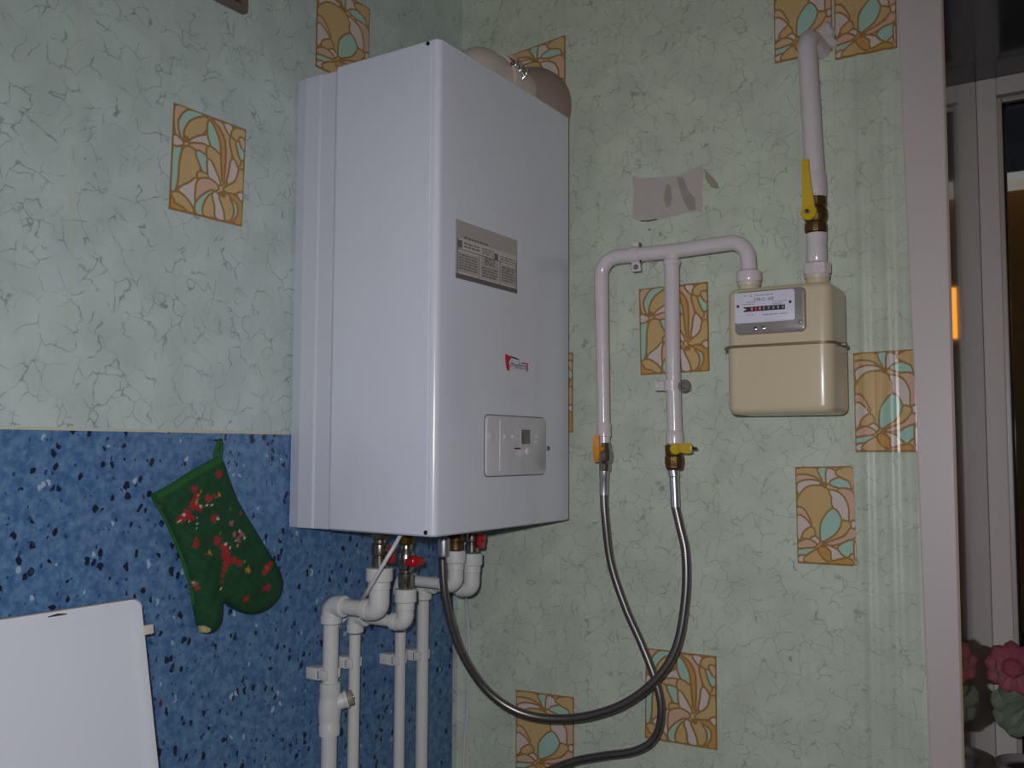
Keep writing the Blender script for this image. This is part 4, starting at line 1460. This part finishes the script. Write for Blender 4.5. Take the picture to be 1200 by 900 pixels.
for (a0, a1, z, hh) in ((0.36, 0.66, 0.86, 0.03), (0.20, 0.36, 0.66, 0.025), (0.14, 0.34, 0.59, 0.03), (0.64, 0.86, 0.63, 0.022), (0.64, 0.80, 0.56, 0.03), (0.48, 0.72, 0.22, 0.035), (0.75, 0.88, 0.22, 0.03), (0.20, 0.28, 0.25, 0.02), (0.16, 0.2, 0.87, 0.04)):
    a = a0
    while a < a1:
        w = rr.uniform(0.012, 0.035)
        pstrip(mb, a, min(a1, a + w), z, z + hh, ink_soft)
        a += w + 0.01
for (u, v, s_) in ((0.27, 0.85, 0.018), (0.30, 0.24, 0.017), (0.82, 0.83, 0.012)):
    pstrip(mb, u, u + s_, v, v + s_ * 2, ink)
mb.build('dial_print', None, plate, smooth=0)
for u, v in ((0.06, 0.56), (0.93, 0.585)):
    MB().lathe([(0.0022, 0.0), (0.0022, 0.0008), (0.0001, 0.0009)], o_ + ea * (pw * (u - 0.5)) + eb * (ph * (v - 0.5)) + en * 0.0082, (0, -1, 0), 10).build('screw', ink, plate)
for u, v in ((0.30, 0.115), (0.42, 0.12), (0.93, 0.21)):
    q_ = fm[0] + fm[1] * (bw * (u - 0.5)) + fm[2] * (bh * (v - 0.5))
    MB().lathe([(0.0042, 0.005), (0.0038, 0.0075), (0.0015, 0.0085), (0.0001, 0.0085)], q_, (0, -1, 0), 10).build('seal', foil if u < 0.5 else bezel_m, meter)
for px, py, r_ in ((877.5, 326, 0.0205), (957.5, 317, 0.0215)):
    c_ = P(px, py)
    MB().lathe([(0.014, 0.013), (r_ * 0.80, 0.0125), (r_ * 0.98, 0.010), (r_, 0.008), (r_, -0.004), (r_ * 0.97, -0.006), (0.014, -0.006)], c_, (0, 0, 1), 8 if px > 900 else 18).build('union_nut', paint, meter, smooth=25)
    MB().lathe([(0.012, -0.014 - 0.0), (r_ * 0.88, -0.013), (r_ * 0.92, -0.009), (r_ * 0.88, -0.0055), (0.012, -0.0055)], c_, (0, 0, 1), 24).build('gasket_ring', flue_m, meter)
    zz = c_.z - 0.013
    if zz > mzt - 0.004:
        MB().lathe([(0.013, 0.0), (r_ * 0.82, 0.0), (r_ * 0.82, zz - mzt + 0.006), (0.013, zz - mzt + 0.006)], (c_.x, c_.y, mzt - 0.005), (0, 0, 1), 24).build('spigot', cream, meter)


# ------------------------------------------------------------------ oven mitt
MX = 0.012
mitt_px = [(181, 583), (200, 573), (230, 554), (256, 539), (259, 538), (266, 558), (277, 586), (294, 615), (311, 643), (322, 661), (328.5, 678), (326.5, 696), (315, 712), (298, 720), (283, 718), (270, 712), (260, 706), (259, 718), (257, 730), (250, 740), (241, 743), (234, 738), (229, 722), (226, 704), (222, 682), (214, 655), (203, 628), (192, 605), (183, 592)]
ol = [at(a, b_, 'x', MX) for a, b_ in mitt_px]
dense = catmull([(p.y, p.z, 0) for p in ol], 5, True)
poly = [(p.x, p.y) for p in dense]


def inside(a, b_):
    c_ = False
    for i in range(len(poly)):
        x1, y1 = poly[i - 1]
        x2, y2 = poly[i]
        if (y1 > b_) != (y2 > b_) and a < (x2 - x1) * (b_ - y1) / (y2 - y1) + x1:
            c_ = not c_
    return c_


def nearest(a, b_):
    best, bp = 9, None
    for i in range(len(poly)):
        x1, y1 = poly[i - 1]
        x2, y2 = poly[i]
        dx_, dy_ = x2 - x1, y2 - y1
        L2 = dx_ * dx_ + dy_ * dy_ + 1e-18
        t = max(0, min(1, ((a - x1) * dx_ + (b_ - y1) * dy_) / L2))
        q_ = (x1 + dx_ * t, y1 + dy_ * t)
        d_ = math.hypot(a - q_[0], b_ - q_[1])
        if d_ < best:
            best, bp = d_, q_
    return best, bp


# printed flowers: photo pixel, radius in pixels, colour
RED_, ROSE, YEL, WHT, OLV = (160, 28, 36), (160, 84, 88), (176, 130, 30), (196, 190, 176), (96, 120, 40)
spots = [(227, 573, 4, RED_), (229, 582, 5, RED_), (224, 592, 6, RED_), (216, 602, 6, RED_), (211, 608, 5, RED_), (221, 607, 5, RED_), (232, 595, 5, RED_), (242, 584, 5, RED_), (249, 582, 3, RED_), (253, 580, 2.5, YEL), (229, 588, 3, YEL), (234, 577, 2, YEL),
         (213, 603, 2, WHT), (209, 611, 1.6, WHT), (219, 611, 1.6, WHT), (233, 593, 1.6, WHT), (240, 592, 1.5, WHT), (245, 592, 1.5, WHT), (229, 607, 1.5, WHT), (229, 613, 1.5, WHT), (229, 619, 1.5, WHT), (231, 580, 1.5, WHT),
         (255, 556, 5, RED_), (190, 597, 4, RED_), (249, 607, 5, RED_), (253, 608, 2, WHT), (281, 602, 3, RED_), (227, 632, 3, RED_), (227, 638, 4.5, RED_), (244, 648, 3, YEL), (240, 649, 2, RED_), (253, 633, 6, RED_), (260, 641, 6, RED_),
         (268, 613, 4, ROSE), (272, 626, 3.5, ROSE), (281, 626, 4, ROSE), (276, 632, 4, ROSE), (279, 622, 1.6, WHT), (284, 630, 1.6, WHT), (273, 634, 1.6, WHT), (262, 637, 2, WHT), (266, 642, 2, WHT), (262, 650, 6, RED_), (264, 658, 6, RED_), (272, 656, 5, RED_), (278, 660, 4, RED_), (262, 666, 4, RED_), (260, 674, 2.4, RED_), (259, 682, 2.2, RED_), (259, 690, 1.6, WHT),
         (287, 667, 4, YEL), (289, 670, 3, YEL), (283, 658, 2, OLV), (312, 664, 6, RED_), (309, 670, 4, RED_), (316, 660, 4, RED_), (311, 666, 2, OLV), (312, 688, 5.5, RED_), (308, 690, 3.5, RED_), (286, 702, 4, RED_), (230, 685, 4, ROSE), (229, 684, 1.8, WHT), (224, 682, 1.5, WHT), (233, 690, 2.4, RED_),
         (275, 640, 2, YEL), (256, 625, 2, OLV), (268, 596, 2, OLV)]
sp3 = [(at(a, b_, 'x', MX + 0.012), r_ / FPX * 1.45, rgb(*c_)) for a, b_, r_, c_ in spots]
GRN, DGR = rgb(18, 70, 36), rgb(15, 62, 33)
st_ = 0.0021
ya, yb = min(p[0] for p in poly) - st_, max(p[0] for p in poly) + st_
za, zb2 = min(p[1] for p in poly) - st_, max(p[1] for p in poly) + st_
nx, nz = int((yb - ya) / st_) + 1, int((zb2 - za) / st_) + 1
ins = [[inside(ya + i * st_, za + j * st_) for i in range(nx)] for j in range(nz)]
ids, V, C_, Fc = {}, [], [], []
rn = random.Random(4)


def vert(i, j):
    if (i, j) in ids:
        return ids[(i, j)]
    a, b_ = ya + i * st_, za + j * st_
    d_, q_ = nearest(a, b_)
    if not ins[j][i]:
        a, b_ = q_
        d_ = 0.0
    u = min(1.0, d_ / 0.022)
    h = 0.0165 * math.sqrt(max(0.0, 1 - (1 - u) ** 2)) + 0.0012 * math.sin(a * 90 + b_ * 40) * u + 0.001 * math.sin(b_ * 150 - a * 60) * u
    # the crease between thumb and hand
    cr = at(252, 690, 'x', MX)
    cd = math.hypot(a - cr.y, (b_ - cr.z) * 0.6)
    h -= 0.004 * math.exp(-(cd / 0.012) ** 2) * u
    col = tuple(DGR[k] + (GRN[k] - DGR[k]) * (0.5 + 0.5 * math.sin(a * 310 + b_ * 130 + 2 * math.sin(b_ * 220))) for k in range(3)) + (1,)
    p = Vector((MX + h, a, b_))
    for c_, r_, cc in sp3:
        dd = math.hypot(a - c_.y, b_ - c_.z)
        if dd < r_ * (0.78 + 0.22 * math.sin(7 * math.atan2(b_ - c_.z, a - c_.y) + c_.y * 900)):
            col = cc
    ids[(i, j)] = len(V)
    V.append(p)
    C_.append(col)
    return ids[(i, j)]


for j in range(nz - 1):
    for i in range(nx - 1):
        if ins[j][i] or ins[j][i + 1] or ins[j + 1][i] or ins[j + 1][i + 1]:
            Fc.append((vert(i, j), vert(i + 1, j), vert(i + 1, j + 1), vert(i, j + 1)))
# flat back on the same rim
nF = len(V)
cnt = {}
for f_ in Fc:
    for k in range(4):
        e = tuple(sorted((f_[k], f_[(k + 1) % 4])))
        cnt[e] = cnt.get(e, 0) + 1
rim = set(v for e, n_ in cnt.items() if n_ == 1 for v in e)
back = {}
for k in range(nF):
    if k in rim:
        back[k] = k
    else:
        back[k] = len(V)
        V.append(Vector((MX - 0.004, V[k].y, V[k].z)))
        C_.append(GRN)
Fb = [tuple(back[k] for k in reversed(f_)) for f_ in Fc]
me = bpy.data.meshes.new('mitt_body')
me.from_pydata([tuple(v) for v in V], [], Fc + Fb)
bm = bmesh.new()
bm.from_mesh(me)
bmesh.ops.dissolve_degenerate(bm, dist=1e-6, edges=bm.edges)
bmesh.ops.recalc_face_normals(bm, faces=bm.faces)
cl_ = None
bm.to_mesh(me)
bm.free()
ca = me.color_attributes.new('print', 'FLOAT_COLOR', 'POINT')
from_pos = {}
for v, c_ in zip(V, C_):
    from_pos[(round(v.x, 5), round(v.y, 5), round(v.z, 5))] = c_
for k, v in enumerate(me.vertices):
    ca.data[k].color = from_pos.get((round(v.co.x, 5), round(v.co.y, 5), round(v.co.z, 5)), GRN)
me.polygons.foreach_set('use_smooth', [True] * len(me.polygons))
me.materials.append(cloth)
hk = at(257, 516, 'x', MX)
mitt = thing('oven_mitt', 'dark green oven mitt with red flower print hanging thumb down on blue sheet', 'oven mitt', tuple(hk))
mo = bpy.data.objects.new('mitt_body', me)
COL.objects.link(mo)
mo.parent = mitt
mo.location = -mitt.location
A_ = [at(a, b_, 'x', MX + 0.003) for a, b_ in ((181, 584), (200, 574), (230, 555), (257, 540))]
MB().tube(catmull(A_, 5), [0.0075] * 16, 10).build('cuff_binding', cloth_edge, mitt)
B_ = [at(a, b_, 'x', MX + 0.002) for a, b_ in ((182, 588), (193, 607), (205, 633), (216, 661), (224, 690), (227, 708))]
MB().tube(catmull(B_, 5), 0.0026, 8).build('side_binding', cloth_edge, mitt)
lp = [at(253, 545, 'x', MX + 0.003), at(252, 534, 'x', MX + 0.001), at(255, 522, 'x', MX), at(258, 516, 'x', MX), at(259.5, 522, 'x', MX), at(258.5, 534, 'x', MX + 0.001), at(258, 545, 'x', MX + 0.003)]
MB().tube(catmull(lp, 5), 0.0031, 8).build('hanging_loop', cloth_edge, mitt)
c_ = at(242, 737, 'x', MX + 0.011)
ed = [at(a, b_, 'x', MX + 0.0105) for a, b_ in ((235, 734), (239, 733), (244, 735), (249, 734), (248, 739), (243, 742), (237, 741))]
MB().rings([[p + Vector((-0.006, 0, 0)) for p in ed], [p for p in ed], [c_ + (p - c_) * 0.6 + Vector((0.0015, 0, 0)) for p in ed]]).build('thumb_patch', cloth_tip, mitt)
tag(MB().tube([(0.001, hk.y, hk.z + 0.0), (MX, hk.y, hk.z), (MX + 0.006, hk.y, hk.z + 0.001)], 0.0016, 8).build('nail', ink), 'small dark nail in the blue sheet holding the mitt loop', 'nail')

# ------------------------------------------------------------------ gas stove with its lid raised against the wall
LYr = -0.786                                       # right-hand edge of the lid
LT = at(166, 700, 'y', LYr)
LB = at(187, 900, 'y', LYr)
stove = thing('gas_stove', 'white gas stove with raised enamel lid at lower left', 'stove', (0.30, LYr - 0.26, 0.0))
dirv = (LT - LB).normalized()                      # up the lid
hinge = LB + dirv * ((0.87 - LB.z) / dirv.z)
LH = (LT - hinge).length
nv = Vector((0, 1, 0)).cross(dirv).normalized()
if nv.x < 0:
    nv = -nv
LW = 0.52
fr_l = (hinge, Vector((0, -1, 0)), dirv, nv)


def lid_poly(d, r):
    pts = rrect(d, 0.0, LW - d, LH - d, r, 6)
    return [(a, b_) for a, b_ in pts]


mb = MB()
o_, ea, eb, en = fr_l
Pl = lambda a, b_, h: o_ + ea * a + eb * b_ + en * h
rings = []
for d, h in ((0.0015, -0.016), (0.0, -0.013), (0.0, -0.003), (0.0012, 0.0), (0.004, 0.0008), (0.014, -0.0015), (0.024, -0.0022), (0.05, -0.0022)):
    pr2 = rrect(d, 0.004 + d * 0.3, LW - d, LH - d, max(0.014 - d * 0.15, 0.004), 6)
    rings.append([Pl(a, b_, h) for a, b_ in pr2])
mb.rings(rings)
lid = mb.build('lid', lid_m, stove, smooth=40)
mb = MB()
pr2 = rrect(-0.0006, 0.004, LW + 0.0006, LH + 0.0008, 0.0145, 6)
pr3 = rrect(0.004, 0.004, LW - 0.004, LH - 0.0035, 0.011, 6)
top_only = [i for i in range(len(pr2)) if pr2[i][1] > LH - 0.016]
mb.rings([[Pl(*pr2[i], -0.0165) for i in top_only], [Pl(*pr2[i], -0.0012) for i in top_only]], cap=False, closed=False)
mb.rings([[Pl(*pr2[i], -0.0165) for i in top_only], [Pl(*pr3[i], -0.0168) for i in top_only]], cap=False, closed=False)
mb.build('lid_edge', lid_edge, lid)
bp_ = at(173, 738, 'y', LYr + 0.004)
mb = MB()
ab = (Vector((bp_.x, bp_.y, bp_.z)) - o_).dot(eb)
mb.obox(o_ + ea * -0.004 + eb * ab + en * -0.004, ea * 0.0082, eb * 0.0062, en * 0.006)
bmp = mb.build('bumper', lid_edge, lid, bevel=0.002, smooth=40)
bmp['label'] = 'small beige rubber bumper on the lid edge'
aa = 0.115
MB().tube([Pl(aa - 0.012, LH - 0.006, 0.0002), Pl(aa, LH - 0.0052, 0.0006), Pl(aa + 0.012, LH - 0.006, 0.0002)], [0.0006, 0.0016, 0.0006], 6).build('chip', mat('chipped rusty enamel', rgb(58, 40, 34), 0.8), lid)
sx0, sx1, sy0, sy1 = hinge.x - 0.01, hinge.x + 0.55, LYr - LW, LYr
MB().box((sx0, sy0, 0.0), (sx1, sy1, 0.845)).build('stove_body', lid_m, stove, bevel=0.004, smooth=30)
MB().box((sx0 + 0.02, sy0 + 0.01, 0.844), (sx1 - 0.005, sy1 - 0.01, 0.856)).build('hob_plate', stove_dk, stove, bevel=0.003, smooth=30)
for gx in (0.16, 0.40):
    for gy in (0.13, 0.38):
        MB().lathe([(0.045, 0.0), (0.045, 0.012), (0.036, 0.016), (0.0001, 0.017)], (sx0 + gx, sy0 + gy, 0.8555), (0, 0, 1), 20).build('burner', steel, stove)
MB().tube([(hinge.x, sy0 + 0.03, 0.866), (hinge.x, sy1 - 0.03, 0.866)], 0.009, 12).build('lid_hinge', steel, stove)

# ------------------------------------------------------------------ flowers on the window sill
pl_ = at(1186, 890, 'y', 0.26)
fp_ = thing('potted_flower', 'pink flower with grey green leaves in a pot at the lower right window', 'plant', (pl_.x + 0.03, 0.26, SILL))
cx_, cy_ = pl_.x + 0.03, 0.26
MB().lathe([(0.0001, 0.0005), (0.038, 0.0005), (0.040, 0.004), (0.052, 0.088), (0.056, 0.090), (0.056, 0.104), (0.050, 0.105), (0.048, 0.094), (0.0001, 0.092)], (cx_, cy_, SILL), (0, 0, 1), 28).build('pot', pot_m, fp_)
MB().lathe([(0.0001, 0.0), (0.0475, 0.0), (0.030, 0.006), (0.0001, 0.008)], (cx_, cy_, SILL + 0.091), (0, 0, 1), 20).build('soil', soil_m, fp_)
fz = at(1190, 776, 'y', 0.25).z
fc = at(1188, 780, 'y', 0.25)
MB().tube(catmull([(cx_, cy_, SILL + 0.09), (cx_ + 0.006, cy_ - 0.004, SILL + 0.18), tuple(fc + Vector((0, 0.012, -0.02)))], 6), 0.003, 8).build('stem', leaf_m, fp_)


def blade(base, tip, up, width, name, m, cup=0.25):
    """a rounded petal or leaf with a serrated rim and a slight cup"""
    base, tip, up = Vector(base), Vector(tip), Vector(up).normalized()
    ax = tip - base
    L = ax.length
    a = ax.normalized()
    s = a.cross(up).normalized()
    u_ = s.cross(a)
    prof = [(0.0, 0.10), (0.18, 0.55), (0.40, 0.92), (0.62, 1.0), (0.80, 0.86), (0.93, 0.55), (1.0, 0.12)]
    top_, bot = [], []
    mb = MB()
    rows = []
    for k, (t, w) in enumerate(prof):
        zig = 1.0 + (0.08 if k % 2 else -0.05)
        row = []
        for q_ in (-1, -0.5, 0, 0.5, 1):
            h = cup * width * (q_ * q_ * 0.9) - cup * L * 0.35 * math.sin(t * PI) * 0.6 + 0.25 * cup * L * t * t
            row.append(base + a * (L * t) + s * (q_ * w * zig * width * 0.5) + u_ * h)
        rows.append(row)
    n = len(mb.v)
    for th in (0.0, 0.0012):
        for row in rows:
            mb.v += [tuple(p + u_ * th) for p in row]
    K, R_ = 5, len(rows)
    for i in range(R_ - 1):
        for j in range(K - 1):
            q_ = i * K + j
            mb.face((q_, q_ + 1, q_ + 1 + K, q_ + K))
            q2 = R_ * K + q_
            mb.face((q2, q2 + K, q2 + 1 + K, q2 + 1))
    bd_ = list(range(K)) + [i * K + K - 1 for i in range(1, R_)] + [(R_ - 1) * K + j for j in range(K - 2, -1, -1)] + [i * K for i in range(R_ - 2, 0, -1)]
    for i in range(len(bd_)):
        a_, b2 = bd_[i], bd_[(i + 1) % len(bd_)]
        mb.face((a_, b2, R_ * K + b2, R_ * K + a_))
    return mb.build(name, m, fp_, smooth=50)


rp_ = random.Random(11)
for k in range(9):
    a = 2 * PI * k / 9 + 0.2
    rr_ = 0.046 + 0.004 * rp_.random()
    d = Vector((math.cos(a), -0.35, math.sin(a))).normalized()
    blade(fc + d * 0.004, fc + d * rr_, (0, -1, 0.15), 0.030, 'petal', petal_m)
for k in range(6):
    a = 2 * PI * k / 6 + 0.5
    d = Vector((math.cos(a), -0.8, math.sin(a))).normalized()
    blade(fc + Vector((0, -0.006, 0)) + d * 0.003, fc + Vector((0, -0.006, 0)) + d * 0.024, (0, -1, 0.2), 0.020, 'petal', petal_m)
lv = [((1200, 800), (1166, 772)), ((1204, 815), (1170, 802)), ((1210, 818), (1163, 824)), ((1208, 824), (1182, 860)), ((1206, 826), (1168, 846)), ((1212, 812), (1186, 852)), ((1216, 805), (1232, 770)), ((1216, 815), (1245, 805)), ((1214, 822), (1240, 842))]
for k, (b0, t0) in enumerate(lv):
    blade(at(*b0, 'y', 0.262), at(*t0, 'y', 0.245 + 0.01 * (k % 3)), (0.1, -1, 0.5 - 0.3 * (k % 2)), 0.047, 'leaf', leaf_m, 0.18)

# ------------------------------------------------------------------ outside: a dim house added to make the window reflections
hx0, hx1, hy0, hy1 = -3.0, 6.0, 7.5, 12.0
house = thing('added_house', 'dim ochre house with glowing panes, added for the reflections in the window glass', 'house', ((hx0 + hx1) / 2, hy0, 0.0))
zE = 3.80
MB().box((hx0, hy0, 0.0), (hx1, hy1, zE)).build('house_wall', brick_m, house, smooth=0)
MB().box((hx0 - 0.2, hy0 - 0.35, zE), (hx1 + 0.2, hy1, zE + 0.07)).build('eave', eave_glow_m, house, smooth=0)
mb = MB()
mb.rings([[(hx0 - 0.2, hy0 - 0.3, zE + 0.07), (hx0 - 0.2, hy1, zE + 0.07), (hx0 - 0.2, (hy0 + hy1) / 2, zE + 1.6)], [(hx1 + 0.2, hy0 - 0.3, zE + 0.07), (hx1 + 0.2, hy1, zE + 0.07), (hx1 + 0.2, (hy0 + hy1) / 2, zE + 1.6)]])
mb.build('roof', roof_m, house, smooth=0)
for wx, ww in ((1.62, 0.55), (4.4, 0.75)):
    w_ = MB().box((wx - 0.06, hy0 - 0.04, 2.44), (wx + ww + 0.06, hy0 + 0.02, 3.07)).build('added_house_window', mat('dark house window frame', rgb(60, 44, 30), 0.6), house, smooth=0)
    MB().box((wx, hy0 - 0.05, 2.53), (wx + ww, hy0 - 0.035, 2.99)).build('added_glow_pane', pane_glow_m, w_, smooth=0)
tag(MB().box((-6, 0.52, -0.15), (10, 14, -0.01)).build('yard', ground_m, None, smooth=0), 'dark yard outside the window', 'ground')

# ------------------------------------------------------------------ unseen ceiling lamp added as ambient fill
lamp = thing('added_fill_lamp', 'unseen round opal lamp added as ambient fill, above and behind the viewpoint', 'lamp', (1.75, -1.9, RZ))
MB().lathe([(0.10, 0.0), (0.10, -0.02), (0.09, -0.025), (0.03, -0.025)], (1.75, -1.9, RZ), (0, 0, 1), 32).build('lamp_base', pvc, lamp)
MB().lathe([(0.085, -0.024), (0.14, -0.05), (0.15, -0.08), (0.12, -0.12), (0.06, -0.14), (0.0001, -0.145)], (1.75, -1.9, RZ), (0, 0, 1), 32).build('lamp_shade', fill_lamp_m, lamp)
